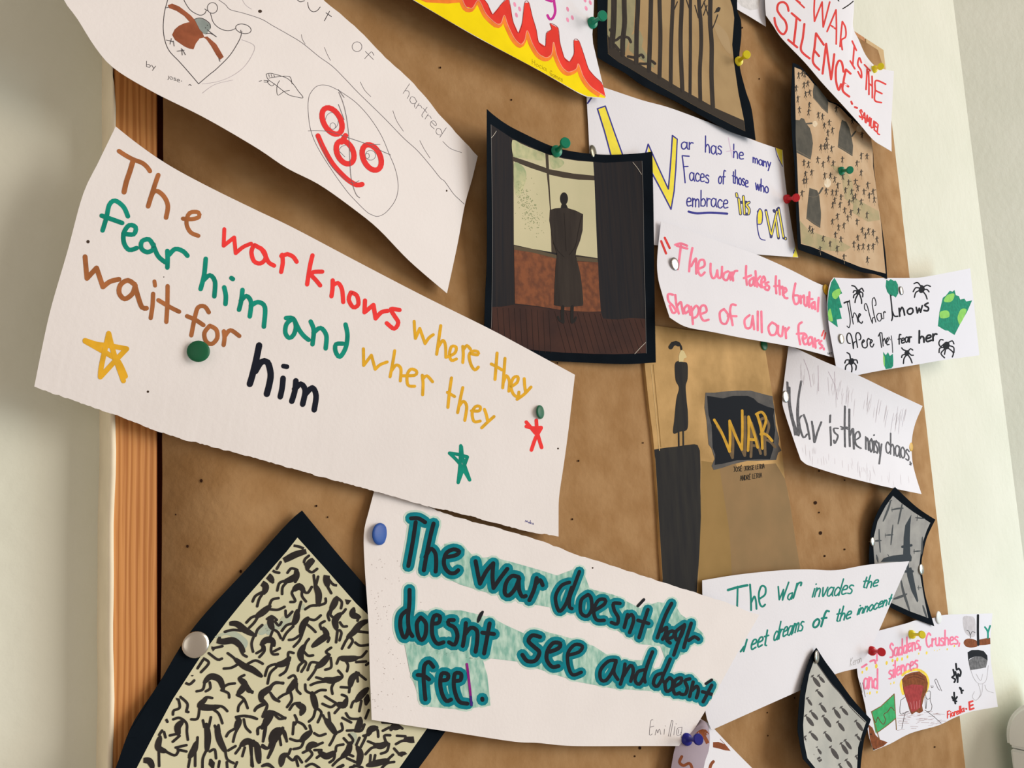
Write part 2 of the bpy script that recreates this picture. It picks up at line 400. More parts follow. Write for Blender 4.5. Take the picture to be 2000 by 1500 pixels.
# ---- picture book cover WAR
book = Sheet('picture_book', '1253,632 1280,636 1310,640 1350,645 1420,651 1490,657', '1490,657 1500,716 1513,800 1527,880 1532,930 1541,970 1553,1050 1563,1110 1569,1165',
    '1569,1165 1500,1172 1400,1182 1297,1192', '1297,1192 1294,1136 1288,1036 1278,880 1268,795 1259,710 1253,632', (3, 2.5, 2.5, 3), (0, 1, 0, 0),
    mat('cover_ochre', (164, 130, 80), .75, 0, (204, 164, 108), 26, .06, 300, x=1400, detail=9), thick=.0022)
tag(book.o, 'ochre picture book titled WAR with a thin figure standing on a dark block', 'book')
Z3 = (1240, 620, 5); Z4 = (1240, 850, 5)
fill(book, 'cover_shading', '1404,905 1410,860 1440,912 1515,905 1533,935 1541,970 1553,1050 1563,1110 1569,1163 1500,1170 1432,1176 1425,1040', None, mat('cover_olive', (138, 112, 76), .75, 0, (148, 118, 80), 30, x=1450), 1)
fill(book, 'cover_shading', '1370,900 1404,905 1425,1040 1432,1176 1362,1184 1368,1000', None, mat('cover_olive_light', (143, 114, 66), .75, 0, (152, 121, 72), 30, x=1450), 1)
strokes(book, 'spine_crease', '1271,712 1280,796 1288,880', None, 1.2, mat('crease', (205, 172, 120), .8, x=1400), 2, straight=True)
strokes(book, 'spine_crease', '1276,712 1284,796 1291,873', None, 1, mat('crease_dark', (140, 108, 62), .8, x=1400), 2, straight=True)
dk = mat('paint_charcoal', (38, 37, 38), .8, 0, (47, 45, 42), 60, spec=.1, x=1350, stretch=(3, 1, .4))
fill(book, 'painted_block', '190,140 300,122 400,112 500,96 580,88 612,95 635,150 642,330 640,500 645,800 630,1150 600,1600 288,1700 268,1400 240,950 215,520', Z4, dk, 2)
fill(book, 'painted_figure', '400,435 430,425 470,435 505,440 517,480 515,600 497,670 505,800 518,940 512,1090 440,1115 375,1130 385,1000 405,800 430,690 400,620 390,540 390,460', Z3, dk, 2, curve=True)
fill(book, 'painted_figure', '438,345 455,315 480,330 495,360 508,388 480,400 472,432 430,432 428,380', Z3, mat('paint_cream', (212, 192, 140), .8, x=1350), 3)
strokes(book, 'painted_figure', '350,290 370,260 400,250 425,262', Z3, 9, dk, 3); strokes(book, 'painted_figure', '395,245 430,255 450,285 455,310', Z3, 4, dk, 3)
strokes(book, 'painted_figure', '428,1115 430,1255;472,1105 474,1250', Z3, 3, dk, 3, straight=True)
fill(book, 'torn_patch', '690,735 780,735 850,725 1000,715 1130,715 1300,760 1385,775 1395,870 1410,890 1370,960 1375,1050 1410,1180 1402,1240 1432,1300 1400,1320 1380,1390 1200,1400 1100,1400 950,1435 850,1470 770,1490 750,1450 780,1380 750,1280 720,1240 700,1000 680,880', Z3, mat('torn_grey', (84, 82, 80), .85, 0, (98, 94, 90), 90, x=1450), 3)
fill(book, 'torn_patch', '705,765 860,790 960,765 1100,765 1160,790 1200,830 1290,870 1365,890 1352,960 1370,1100 1350,1290 1320,1385 1200,1385 1000,1395 850,1430 780,1440 785,1340 760,1270 750,1050 720,950', Z3, mat('torn_black', (24, 28, 34), .8, x=1450), 4)
for off, c, ly in (((28, 60), (112, 92, 66), 5), ((0, 0), (198, 152, 52), 6)):
    q = (Z3[0]+off[0]/5, Z3[1]+off[1]/5, 5)
    strokes(book, 'title_lettering', '775,1000 850,1130 925,1310;925,1310 930,1180 925,1010;925,1010 980,1150 1045,1290;1045,1290 1050,1100 1048,910;1105,1300 1112,1130 1110,970;1110,970 1160,1120 1200,1270;1120,1190 1170,1195;1245,1280 1235,1100 1195,950;1185,945 1240,925 1280,990 1260,1080 1230,1140;1240,1130 1290,1150 1340,1205', q, 5.2, ink('gold_paint' if ly == 6 else 'bronze_paint', c, 1450), ly)
blk = ink('black_print', (34, 32, 28), 1450)
word(book, 'JOSE', Z4, (962, 360), (1045, 352), 27, 1.1, blk, 0, 3); word(book, 'JORGE', Z4, (1068, 348), (1165, 338), 25, 1.1, blk, 0, 3); word(book, 'LETRIA', Z4, (1180, 332), (1265, 322), 24, 1.0, blk, 0, 3)
word(book, 'ANDRE', Z4, (1028, 445), (1130, 432), 27, 1.1, blk, 0, 3); word(book, 'LETRIA', Z4, (1148, 425), (1240, 412), 25, 1.0, blk, 0, 3)
strokes(book, 'written_word', '1038,298 1043,291;1122,378 1127,371', Z4, 1, blk, 3)

# ---- 'War has the many faces' sheet
face = Sheet('written_sheet', '1146,162 1183,172 1252,195 1300,208 1343,223 1410,249 1478,276 1528.5,293', '1528.5,293 1532,339 1540,402 1551,469.5 1559,503', '1559,503 1520,500 1473,496.5 1400,490 1284,479 1160,466',
    '1160,466 1153,400 1151,292 1146,192 1146,162', (3, 7, 6, 3), (2, 1, 1, 0), paper_r)
tag(face.o, 'white sheet in blue pen with a big yellow W, about the many faces of war', 'sheet of paper')
J = (1140, 170, 4.44)
blue = ink('blue_pen', (62, 62, 142), 1400); yel = ink('yellow_marker', (240, 222, 75), 1300, .05)
fill(face, 'letter_fill', '125,190 190,170 345,600 235,600', J, yel, 1); strokes(face, 'letter_outline', '250,640 180,380 120,188 188,165 270,400 350,620', J, 2.6, blue, 2, straight=True)
fill(face, 'letter_fill', '560,500 735,890 775,430 810,455 790,900 760,1055 560,660', J, yel, 1); strokes(face, 'letter_outline', '530,600 560,495 650,700 735,885 755,650 770,420 812,452 800,700 785,900 758,1060 660,870 540,650', J, 2.6, blue, 2, straight=True)
for t, a, b, xh, sl in (('ar', (842, 540), (945, 540), 62, 0), ('has', (1050, 565), (1195, 590), 74, .0), ('he', (1295, 610), (1385, 628), 62, 0), ('many', (1465, 655), (1620, 700), 46, 0), ('aces', (915, 808), (1085, 832), 72, 0), ('of', (1165, 838), (1222, 838), 66, .05),
                        ('those', (1288, 832), (1425, 868), 62, 0), ('who', (1488, 885), (1600, 920), 56, 0), ('embrace', (888, 1030), (1250, 1050), 74, 0)):
    word(face, t, J, a, b, xh, 2.5, blue, sl)
strokes(face, 'written_word', '855,600 870,720 880,830;855,595 915,600;865,690 905,688', J, 2.6, blue); strokes(face, 'underline', '910,1080 980,1095 1100,1090 1245,1098', J, 4.4, blue)
fnt = ink('faint_violet', (216, 196, 214), 1400, .03); strokes(face, 'smudge', '1255,440 1270,520 1290,610;1240,560 1300,550', J, 2, fnt)
strokes(face, 'bubble_lettering', '1325,925 1330,950;1345,970 1360,1100;1385,950 1395,1100;1370,1000 1410,1000;1435,1000 1410,1020 1435,1060 1430,1100 1400,1100', J, 6.0, ink('slate_pen', (66, 68, 110), 1400), 1)
strokes(face, 'bubble_lettering', '1325,925 1330,950;1345,970 1360,1100;1385,950 1395,1100;1435,1000 1410,1020 1435,1060 1430,1100', J, 2.8, yel, 2)
strokes(face, 'bubble_lettering', '1515,1080 1540,1150;1580,1070 1625,1290;1680,1060 1625,1300;1650,1070 1655,1080;1665,1140 1690,1310;1690,1050 1735,1310;1750,1310 1752,1318', J, 5.6, ink('slate_pen', (66, 68, 110), 1400), 1)
strokes(face, 'bubble_lettering', '1582,1080 1622,1270;1676,1080 1630,1280;1666,1145 1688,1300;1692,1060 1732,1300;1750,1310 1752,1318', J, 2.4, yel, 2)
fill(face, 'letter_fill', '1508,1100 1520,1060 1545,1065 1550,1120 1540,1180 1512,1190', J, yel, 2); strokes(face, 'bubble_lettering', '1510,1190 1545,1180 1550,1090 1525,1055 1505,1120 1508,1220 1530,1310 1575,1328', J, 1.8, blue, 3)
fill(face, 'yellow_corner', '1662,526 1724,546 1725,690', J, yel, 1); strokes(face, 'yellow_corner', '1662,530 1680,600 1725,688', J, 1.3, blue, 2)
fill(face, 'yellow_corner', '1835,1375 1858,1475 1815,1477', J, yel, 1); strokes(face, 'yellow_corner', '1835,1380 1812,1475', J, 1.6, blue, 2); strokes(face, 'yellow_corner', '70,90 35,140', J, 3, blue, 2)

# ---- small grey drawing at the top edge
gs = Sheet('drawn_sheet', '1330,-90 1420,-70 1492,-60', '1492,-60 1493,0 1496,52', '1496,52 1465,33 1437,16 1423,0 1400,-30', '1400,-30 1330,-90', (4, 4, 7, 5), (0,)*4, paper_r, nu=12, nv=12)
tag(gs.o, 'white sheet smudged with grey pencil, only its corner showing at the top', 'sheet of paper')
fill(gs, 'grey_wash', '1438,0 1485,0 1480,18 1465,20 1448,12', None, mat('grey_wash', (205, 202, 200), .9, 0, (222, 218, 216), 300, x=1400), 1)

# ---- yellow flame sheet
fl = Sheet('flame_drawing', '620,-330 800,-320 1000,-300 1163,-280', '1163,-280 1160,0 1157,70 1162,100 1175,155 1184,192', '1184,192 1147,189 1125,179 1050,136 975,96 925,69 870,37 807,0 760,-28 600,-120', '600,-120 620,-330', (5, 6, 9, 16), (2, 0, 7, 0), paper_r, nu=50, nv=26)
tag(fl.o, 'white sheet edged with painted yellow and red flames', 'drawing')
R = (800, 0, 4)
redc = '400,-40 440,52 490,62 540,2 600,110 680,185 715,180 740,120 770,200 820,300 870,345 900,310 920,240 960,340 1010,420 1070,450 1110,420 1125,330 1150,430 1190,520 1240,562 1300,540 1320,500 1360,600 1420,680 1528,752'
low = '1528,752 1530,766 1390,753 1300,713 1000,543 700,383 500,273 280,148 30,-2 -150,-100 200,-60'
fill(fl, 'yellow_band', [*pts(low, R)][::-1]+[*pts(redc, R)][::-1], None, ink('flame_yellow', (252, 214, 8), 950, .04, 60), 1)
strokes(fl, 'orange_band', ' '.join('%.0f,%.0f' % (float(a.split(',')[0])-8, float(a.split(',')[1])+12) for a in redc.split()), R, 9, ink('flame_orange', (246, 130, 50), 950, .1), 2)
fill(fl, 'orange_band', '40,-20 130,18 300,28 400,18 400,-40', R, ink('flame_orange', (246, 130, 50), 950, .1), 2)
top = '560,-30 610,30 650,112 720,30 770,-15 790,60 810,170 850,258 880,180 900,22 932,20 960,130 990,230 1010,330 1060,362 1070,260 1110,228 1098,182 1160,218 1175,330 1210,450 1250,482 1285,420 1285,315 1322,318 1360,420 1400,540 1450,600 1510,660 1530,752'
fill(fl, 'red_band', pts(redc, R)+pts(top, R)[::-1], None, ink('flame_red', (228, 62, 50), 950, .08, 60), 3)
strokes(fl, 'pink_line', redc, R, 1.5, ink('flame_pink', (248, 150, 120), 950), 4); strokes(fl, 'dark_line', top, R, .8, ink('dark_red', (150, 40, 40), 950), 5)
pk = ink('pink_dots', (244, 150, 180), 1100)
for cx, cy in ((822, 35), (860, 70), (835, 118), (1235, 72), (1272, 138), (1235, 155), (1380, 65), (1412, 20), (1370, 0)): fill(fl, 'pink_dot', ellf(cx, cy, 10, 20, -.3, 12), R, pk, 1)
strokes(fl, 'written_word', '1040,-60 1060,-10 1110,10;1120,-60 1130,20 1138,90 1120,140 1095,150 1078,120', R, 5, ink('magenta_marker', (196, 50, 150), 1100))
word(fl, 'Hocia', R, (955, 500), (1068, 556), 22, .8, ink('gold_pencil', (170, 140, 20), 1000), layer=2); word(fl, 'Gomes', R, (1095, 585), (1195, 640), 22, .8, ink('gold_pencil', (170, 140, 20), 1000), layer=2)

# ---- picture of bare trees
tr = Sheet('tree_picture', '1166,-150 1300,-95 1441,-40', '1441,-40 1440,19 1447,38 1448,70 1444,122 1456,175 1468,213 1476,274', '1476,274 1440,262 1412,250 1325,201 1257,168 1220,142 1190,126 1167,112', '1167,112 1167,0 1166,-150', (6, 9, 13, 9), (1, -5, -2, 0), card, nu=40, nv=40)
tag(tr.o, 'picture of bare tree trunks and a black bird, mounted on black card', 'picture')
T1 = (1150, 0, 5.714)
fill(tr, 'print', '225,-700 1450,-260 1560,-60 1600,60 1612,120 1623,200 1600,500 1620,700 1670,1040 1730,1330 1745,1465 1600,1395 1200,1190 700,910 420,740 330,690 215,600 205,300', T1, mat('print_tan', (170, 142, 100), .8, 0, (160, 132, 92), 35, spec=.12, x=1300), 1)
gm = mat('print_green', (126, 122, 88), .7, 0, (146, 136, 98), 60, spec=.3, x=1200)
fill(tr, 'painted_patch', '216,-700 520,-600 520,0 500,330 440,480 400,600 300,560 210,420', T1, gm, 2)
fill(tr, 'painted_patch', '570,340 610,440 590,520 640,600 720,700 730,760 640,700 520,620 450,560 460,400', T1, gm, 2)
fill(tr, 'painted_patch', '1390,250 1480,300 1560,420 1580,600 1500,520 1420,360', T1, mat('print_shade', (170, 144, 106), .7, x=1400), 2, curve=True)
tk = mat('print_trunk', (44, 38, 34), .8, 0, (56, 49, 43), 120, spec=.12, x=1300, stretch=(3, 1, .3))
fill(tr, 'painted_ground', '212,390 300,540 420,640 520,690 760,830 1000,975 1280,1130 1410,1205 1730,1345 1744,1463 1600,1393 1200,1188 700,908 420,738 330,688 217,598', T1, mat('print_ground', (58, 51, 44), .8, x=1300), 3)
for a, w in (('285,-600 282,0 275,300 255,520', 62), ('398,-600 395,0 400,250 380,450 378,610', 54), ('552,-600 550,0 535,350 530,700', 50), ('700,-500 695,0 685,400 672,790', 48), ('790,-500 790,0 800,400 790,860', 44), ('950,-400 940,0 920,500 915,960', 42),
             ('1040,-400 1040,0 1025,450 1045,1010', 46), ('1140,-400 1135,0 1135,500 1130,1070', 34), ('1232,-400 1230,0 1250,250 1255,500 1240,800 1245,1120', 42), ('1360,-400 1358,0 1355,250 1372,500 1370,850 1385,1200', 48)):
    strokes(tr, 'painted_trunk', a, T1, w/5.714, tk, 4, step=8)
strokes(tr, 'painted_branch', '990,20 955,105;1185,60 1225,200;1300,0 1255,95;1285,20 1335,175;1440,165 1410,250 1380,320;1090,0 1120,90;1320,60 1280,170', T1, 2, tk, 4)
fill(tr, 'painted_bird', '1395,150 1412,128 1425,95 1445,78 1472,85 1468,105 1455,130 1420,138', T1, mat('print_black', (36, 34, 32), .7, x=1400), 5)
strokes(tr, 'painted_branch', '230,430 300,450 360,410 440,420 470,470;290,500 340,560;440,630 520,640 590,610 610,640;570,710 660,710 700,680 740,710;240,330 270,380', T1, 5, tk, 5)

# ---- soldiers picture
so = Sheet('soldier_picture', '1548,122.5 1563,130 1590,160 1617,194.5 1640,205 1672,235 1700,262', '1700,262 1705.5,300 1707,325 1714,390 1723,445 1730,500 1733,545', '1733,549 1710,539.5 1680,533.5 1635,514 1590,499 1558.5,487', '1558.5,487 1555,415 1552,325 1548,280 1545,220 1546,170 1548,122.5', (20, 8, 13, 12), (0, 0, -2, 2), card, nu=36, nv=36)
tag(so.o, 'picture of four tanks and a crowd of tiny soldiers on black card', 'picture')
U1 = (1500, 100, 6.667); U2 = (1500, 325, 6.667)
fill(so, 'print', pts('345,208 430,242 520,330 600,432 700,540 790,662 870,690 950,742 1050,850 1180,955 1260,1040 1360,1110 1368,1500', U1)+pts('1398,200 1450,500 1478,800 1500,1050 1533,1395 1400,1362 1200,1310 1050,1250 900,1190 700,1100 560,1045 430,1010 400,500 383,50', U2)+pts('372,1300 358,800', U1), None,
     mat('print_sand', (200, 172, 138), .8, 0, (186, 154, 118), 40, spec=.12, x=1600), 1)
hz = mat('print_haze', (160, 150, 112), .7, 0, (180, 160, 122), 70, x=1600)
fill(so, 'painted_haze', '410,700 520,820 700,900 900,950 1080,1050 1000,1110 700,1090 440,1000', U2, hz, 2); fill(so, 'painted_haze', '1120,400 1250,480 1440,580 1455,700 1300,720 1100,600', U2, hz, 2); fill(so, 'painted_haze', '800,-30 1000,40 1100,200 1120,500 1000,420 960,150', U2, hz, 2)
tkm = mat('print_tank', (72, 70, 62), .7, 0, (86, 82, 72), 120, x=1600)
for z, s in ((U1, '600,432 650,455 700,530 760,600 785,660 780,812 700,740 590,600 583,520'), (U1, '360,895 410,900 430,870 470,880 495,940 545,1000 570,1090 585,1200 570,1330 555,1412 370,1318 360,1100'), (U1, '962,893 1020,920 1060,1000 1090,1130 1108,1230 1100,1368 1010,1310 910,1250 925,1060'), (U2, '540,280 640,312 668,380 690,600 690,660 680,802 600,755 500,680 515,500')):
    fill(so, 'painted_tank', s, z, tkm, 3)
strokes(so, 'tank_barrel', '490,945 570,938;1088,1112 1140,1045', U1, 3.2, tkm, 4); strokes(so, 'tank_barrel', '668,352 712,280', U2, 3.2, tkm, 4)
tl = mat('print_tank_light', (110, 100, 84), .7, x=1600); strokes(so, 'tank_track', '590,605 700,725 780,800;372,1290 470,1345 556,1395;915,1235 1010,1295 1098,1350', U1, 1.2, tl, 4); strokes(so, 'tank_track', '505,668 600,735 683,790;530,390 600,400 665,375', U2, 1.0, tl, 4)
pw = mat('print_puff', (228, 214, 190), .8, 0, (214, 192, 160), 200, x=1600)
fill(so, 'painted_puff', ellf(612, 945, 32, 40), U1, pw, 3); fill(so, 'painted_puff', ellf(1190, 1010, 40, 45), U1, pw, 3); fill(so, 'painted_puff', ellf(775, 215, 45, 62), U2, pw, 3)
s1 = '400,310 450,290 480,300 470,440 520,420 370,480 490,560 545,540 390,620 410,760 540,700 530,790 655,830 710,850 890,750 800,930 735,970 840,1030 780,1060 765,1160 1100,910 1225,1090 690,1250 740,1240 770,1240 830,1270 1215,1360 1290,1370 650,1410 790,1400 970,1410 470,1450 720,1470 850,1460 1160,1460 530,1470'
s2 = '570,80 490,100 470,190 500,190 740,120 815,120 870,170 975,130 1050,210 1140,200 1215,80 1300,240 910,250 1010,310 760,320 840,340 890,340 1090,330 1170,280 1250,330 1370,330 1320,380 1385,430 445,350 950,400 1140,390 1215,460 870,440 845,500 940,500 1060,470 1110,420 1000,570 1080,600 1180,580 1290,630 905,650 1040,670 840,720 920,790 990,770 1160,720 545,810 580,840 880,890 950,950 720,940 810,1010 1230,830 1310,840 1370,860 1270,900 1170,930 1420,950 1120,1010 1180,1050 1240,1040 1310,1050 1370,1040 900,1070 680,1080 990,1180 1295,1210'
rs = random.Random(5); sm = mat('print_soldier', (58, 52, 44), .7, x=1600); V2, Fs = [], []; V3, F3 = [], []
for z, s in ((U1, s1), (U2, s2)):
    for x, y in pts(s, z):
        j = lambda a: rs.uniform(-a, a)
        stamp(V2, Fs, [(x+j(.4), y-5.4), (x+.1, y-4.6)], 2.0); stamp(V2, Fs, [(x, y-4), (x+j(.5), y+1.2)], 2.3)
        stamp(V2, Fs, [(x-1.5+j(.8), y-2.5), (x+4.2+j(1), y-3+j(1.2))], 1.2); stamp(V2, Fs, [(x-.2, y-3), (x-2.8+j(.8), y-.8+j(1.2))], 1.1)
        stamp(V2, Fs, [(x, y+1), (x-2.2+j(.8), y+6+j(1))], 1.2); stamp(V2, Fs, [(x, y+1), (x+1.6+j(.8), y+6.4+j(1))], 1.2)
        stamp(V3, F3, [(x+.2, y+6.5), (x+.9+j(.4), y+12+j(2))], .7)
o = emit(so, 'painted_soldiers', V2, Fs, sm, 5); o['kind'] = 'stuff'; o = emit(so, 'painted_shadows', V3, F3, mat('print_soft', (150, 130, 104), .7, x=1600), 3); o['kind'] = 'stuff'

# ---- SILENCE sheet
sl = Sheet('written_sheet', '1493,-60 1560,-62 1620,-60 1664,-50 1668,10 1666,52 1677,77 1691,108 1709,129 1722,134 1746,139', '1746,139 1743,200 1741,240 1741.5,296', '1741.5,296 1725,286 1710,277 1697,264 1677,240 1642,201 1607,163 1572,122 1527,75 1510,50 1496,30', '1496,30 1494,0 1493,-60', (9, 13, 19, 11), (2, 0, 7, 0), paper_r, nu=60, nv=20)
tag(sl.o, 'white sheet lettered in red capitals reading that war is the silence', 'sheet of paper')
Q = (1450, 0, 5.714); rdm = ink('red_marker', (218, 68, 64), 1600, .08)
for s in ('515,120 500,60 460,25 405,40 390,110 430,180 480,240 495,320 460,382 410,350 370,270 358,200', '550,148 645,228;605,200 590,350 572,490;512,445 612,528', '692,268 675,420 655,560 750,652', '822,372 805,530 788,690 858,778;822,372 908,500;800,560 855,625', '895,822 915,650 935,490;935,490 960,680 990,885;990,885 1010,740 1025,605',
          '1128,800 1110,700 1075,680 1045,760 1045,900 1075,1003 1100,940', '1155,775 1130,900 1120,1010 1192,1078;1155,775 1207,822;1130,925 1182,965'):
    strokes(sl, 'written_letter', s, Q, 4.4, rdm, 1)
strokes(sl, 'written_letter', '1215,1135 1225,1160;1255,1195 1280,1205', Q, 4, rdm)
for s in ('560,-30 645,30;600,0 690,85', '805,0 800,120 805,238;805,238 850,120 890,22;890,22 895,160 902,302;902,302 940,160 975,22', '945,352 1000,220 1045,110;1045,110 1050,300 1047,492;990,285 1045,325', '1115,240 1100,380 1090,520;1115,240 1150,310 1152,410 1105,450 1115,555', '1225,458 1272,562;1248,520 1240,620 1232,720;1203,680 1255,768',
          '1328,700 1305,645 1288,720 1325,790 1328,868 1290,800', '1362,722 1425,790;1392,770 1385,900 1380,1000', '1408,800 1412,920 1412,1055;1447,850 1450,970 1450,1092;1410,930 1450,962', '1600,940 1490,900 1482,1010 1478,1120 1552,1145;1485,1010 1558,1045'):
    strokes(sl, 'written_letter', s, Q, 3.4, rdm, 1)
word(sl, 'SAMUEL', Q, (1300, 1300), (1530, 1500), 50, 3.0, rdm, .1, up=(.1, -1))
strokes(sl, 'pen_line', '1120,98 1180,60 1230,20 1275,-25;1060,-10 1078,12', Q, 2.2, blk, 1)

# ---- man at the window picture
wp = Sheet('window_picture', '951,213 966,226 990,243 1020,259 1074,284 1120,296 1180,302 1240,300 1274,296', '1274,296 1276,380 1277,450 1279,600 1281,708', '1281,708 1230,711 1180,710 1120,707 1074,704 1010,692 944,674', '944,674 946,630 948,570 951,500 951,350 951,213', (22, 12, 9, 6), (-12, 0, -3, 0), card, nu=48, nv=30)
tag(wp.o, 'picture of a dark coated figure seen from behind at a window, on black card', 'picture')
Z1 = (900, 200, 5); Z2 = (900, 450, 5)
fill(wp, 'print', '959,243 1000,270 1066,300 1120,312 1180,318 1254,314 1256,380 1258,500 1260,600 1262,690 1200,692 1100,689 1030,682 957,662 960,642 961,550 961,400', None, mat('print_curtain', (40, 35, 35), .8, 0, (30, 30, 34), 110, spec=.12, x=1100, stretch=(4, 1, .15)), 1)
cr = mat('print_cream', (198, 187, 150), .7, 0, (188, 180, 142), 20, spec=.12, x=1100); gr = mat('print_sage', (150, 160, 118), .7, 0, (192, 186, 142), 110, spec=.12, x=1100)
fr = mat('print_frame', (66, 56, 46), .7, x=1100)
fill(wp, 'painted_window', '500,358 830,500 1000,550 1295,580 1305,800 1320,1200 1338,1525 1130,1500 930,1470 520,1395 512,800', Z1, fr, 2)
for s in ('503,365 660,435 825,498 833,640 680,585 512,530', '855,512 1000,548 1150,572 1293,582 1302,715 1100,695 862,652', '515,575 680,640 838,692 855,850 870,1050 878,1250 885,1462 700,1430 518,1390', '862,705 1000,735 1150,755 1305,762 1318,1100 1335,1520 1120,1488 905,1370 878,1000'): fill(wp, 'window_pane', s, Z1, cr, 3)
fill(wp, 'painted_foliage', '505,370 600,410 680,450 800,490 820,560 700,560 600,540 515,525', Z1, gr, 4, curve=True); fill(wp, 'painted_foliage', '520,600 600,620 640,700 620,820 580,900 530,880', Z1, gr, 4, curve=True)
fill(wp, 'painted_foliage', '870,520 960,545 1010,590 960,640 890,640', Z1, gr, 4, curve=True)
rs = random.Random(9); V2, Fs = [], []
for _ in range(230):
    t = rs.random(); x = 560+t*170+rs.gauss(0, 45); y = 780+t*430+rs.gauss(0, 60)
    if x < 530 or x > 830: continue
    stamp(V2, Fs, pts('%.1f,%.1f %.1f,%.1f' % (x, y, x+rs.uniform(-9, 9), y+rs.uniform(-9, 9)), Z1), rs.uniform(.5, 1.5), cap=6)
o = emit(wp, 'painted_speckle', V2, Fs, mat('print_speckle', (140, 146, 106), .7, x=1100), 4); o['kind'] = 'stuff'
fill(wp, 'painted_wall', '520,160 700,195 930,270 1100,300 1340,312 1350,550 1368,792 1250,795 1100,788 960,775 740,738 528,714', Z2, mat('print_rust', (128, 72, 40), .7, 0, (98, 54, 32), 230, spec=.15, x=1100), 3)
fill(wp, 'window_sill', '518,150 700,180 935,240 935,275 700,215 520,188', Z2, mat('print_sill', (88, 76, 58), .7, x=1100), 4); fill(wp, 'window_sill', '1125,255 1335,278 1340,312 1135,298', Z2, mat('print_sill', (88, 76, 58), .7, x=1100), 4)
fill(wp, 'painted_floor', '302,748 400,745 530,722 740,745 960,780 1100,792 1368,798 1390,860 1520,870 1650,855 1800,862 1812,1198 1650,1205 1500,1208 1300,1206 1000,1193 800,1178 650,1160 480,1110 288,1050 296,900', Z2, mat('print_floor', (70, 44, 36), .8, 0, (56, 37, 33), 40, spec=.12, x=1100), 3)
V2, Fs = [], []
for k in range(28):
    x = 300+k*56; y0 = 760+60*max(0, min(1, (x-500)/900)); y0 = y0 if x < 1380 else 870
    x1 = x+(20 if x < 900 else 110)
    if x > 1790: continue
    y1 = 1040+(min(x1, 700)-300)*.32 if x1 < 700 else 1195
    L = [(900+(x+(x1-x)*t)/5, 450+(y0+(y1-y0)*t)/5) for t in (0, .25, .5, .75, 1)]
    if L[-1][0] > 1261: L = [p for p in L if p[0] < 1261]
    if len(L) > 1: stamp(V2, Fs, L, .9)
emit(wp, 'floor_line', V2, Fs, mat('print_line', (44, 30, 26), .7, x=1100), 4)['kind'] = 'stuff'
coat = mat('print_coat', (44, 37, 33), .8, 0, (56, 48, 42), 50, spec=.12, x=1100, stretch=(3, 1, .4))
fill(wp, 'painted_man', ellf(1008, 940, 39, 62), Z1, mat('print_black2', (34, 31, 29), .7, x=1100), 5); fill(wp, 'painted_man', '985,995 1030,995 1048,1035 975,1035', Z1, mat('print_black2', (34, 31, 29), .7, x=1100), 5)
fill(wp, 'painted_man', '870,1050 920,1035 975,1030 1045,1032 1120,1055 1195,1092 1190,1250 1165,1350 1130,1440 1120,1505 1140,1560 1165,1660 1185,1800 1197,1960 1190,1985 1100,1995 1000,1998 910,1980 915,1800 925,1600 940,1480 905,1370 880,1250 865,1150', Z1, coat, 5)
strokes(wp, 'coat_seam', '1010,1080 1020,1250 1030,1450;1180,1110 1150,1250 1120,1400 1060,1490;905,1370 950,1450 1010,1510', Z1, 1.2, mat('print_seam', (36, 30, 27), .7, x=1100), 6)
strokes(wp, 'painted_man', '996,745 992,820 998,895;1088,745 1085,830 1088,895', Z2, 6.5, mat('print_black2', (34, 31, 29), .7, x=1100), 5); strokes(wp, 'painted_man', '950,845 965,880 1000,895;1125,850 1110,885 1085,900', Z2, 4, mat('print_black2', (34, 31, 29), .7, x=1100), 5)
wl = mat('scratch', (190, 180, 165), .8, x=1100)
strokes(wp, 'white_scratch', '300,345 325,315 347,280;1680,585 1725,640 1765,703', Z1, .9, wl, 6); strokes(wp, 'white_scratch', '1700,1205 1750,1150 1805,1095', Z2, 1, wl, 6); strokes(wp, 'print_edge', '1770,572 1780,900 1790,1500 1805,2100 1812,2450', Z1, .7, mat('print_rim', (120, 116, 112), .8, x=1100), 6); strokes(wp, 'print_edge', '295,218 303,700 310,1200 308,1700 298,2200', Z1, .7, mat('print_rim', (120, 116, 112), .8, x=1100), 6)

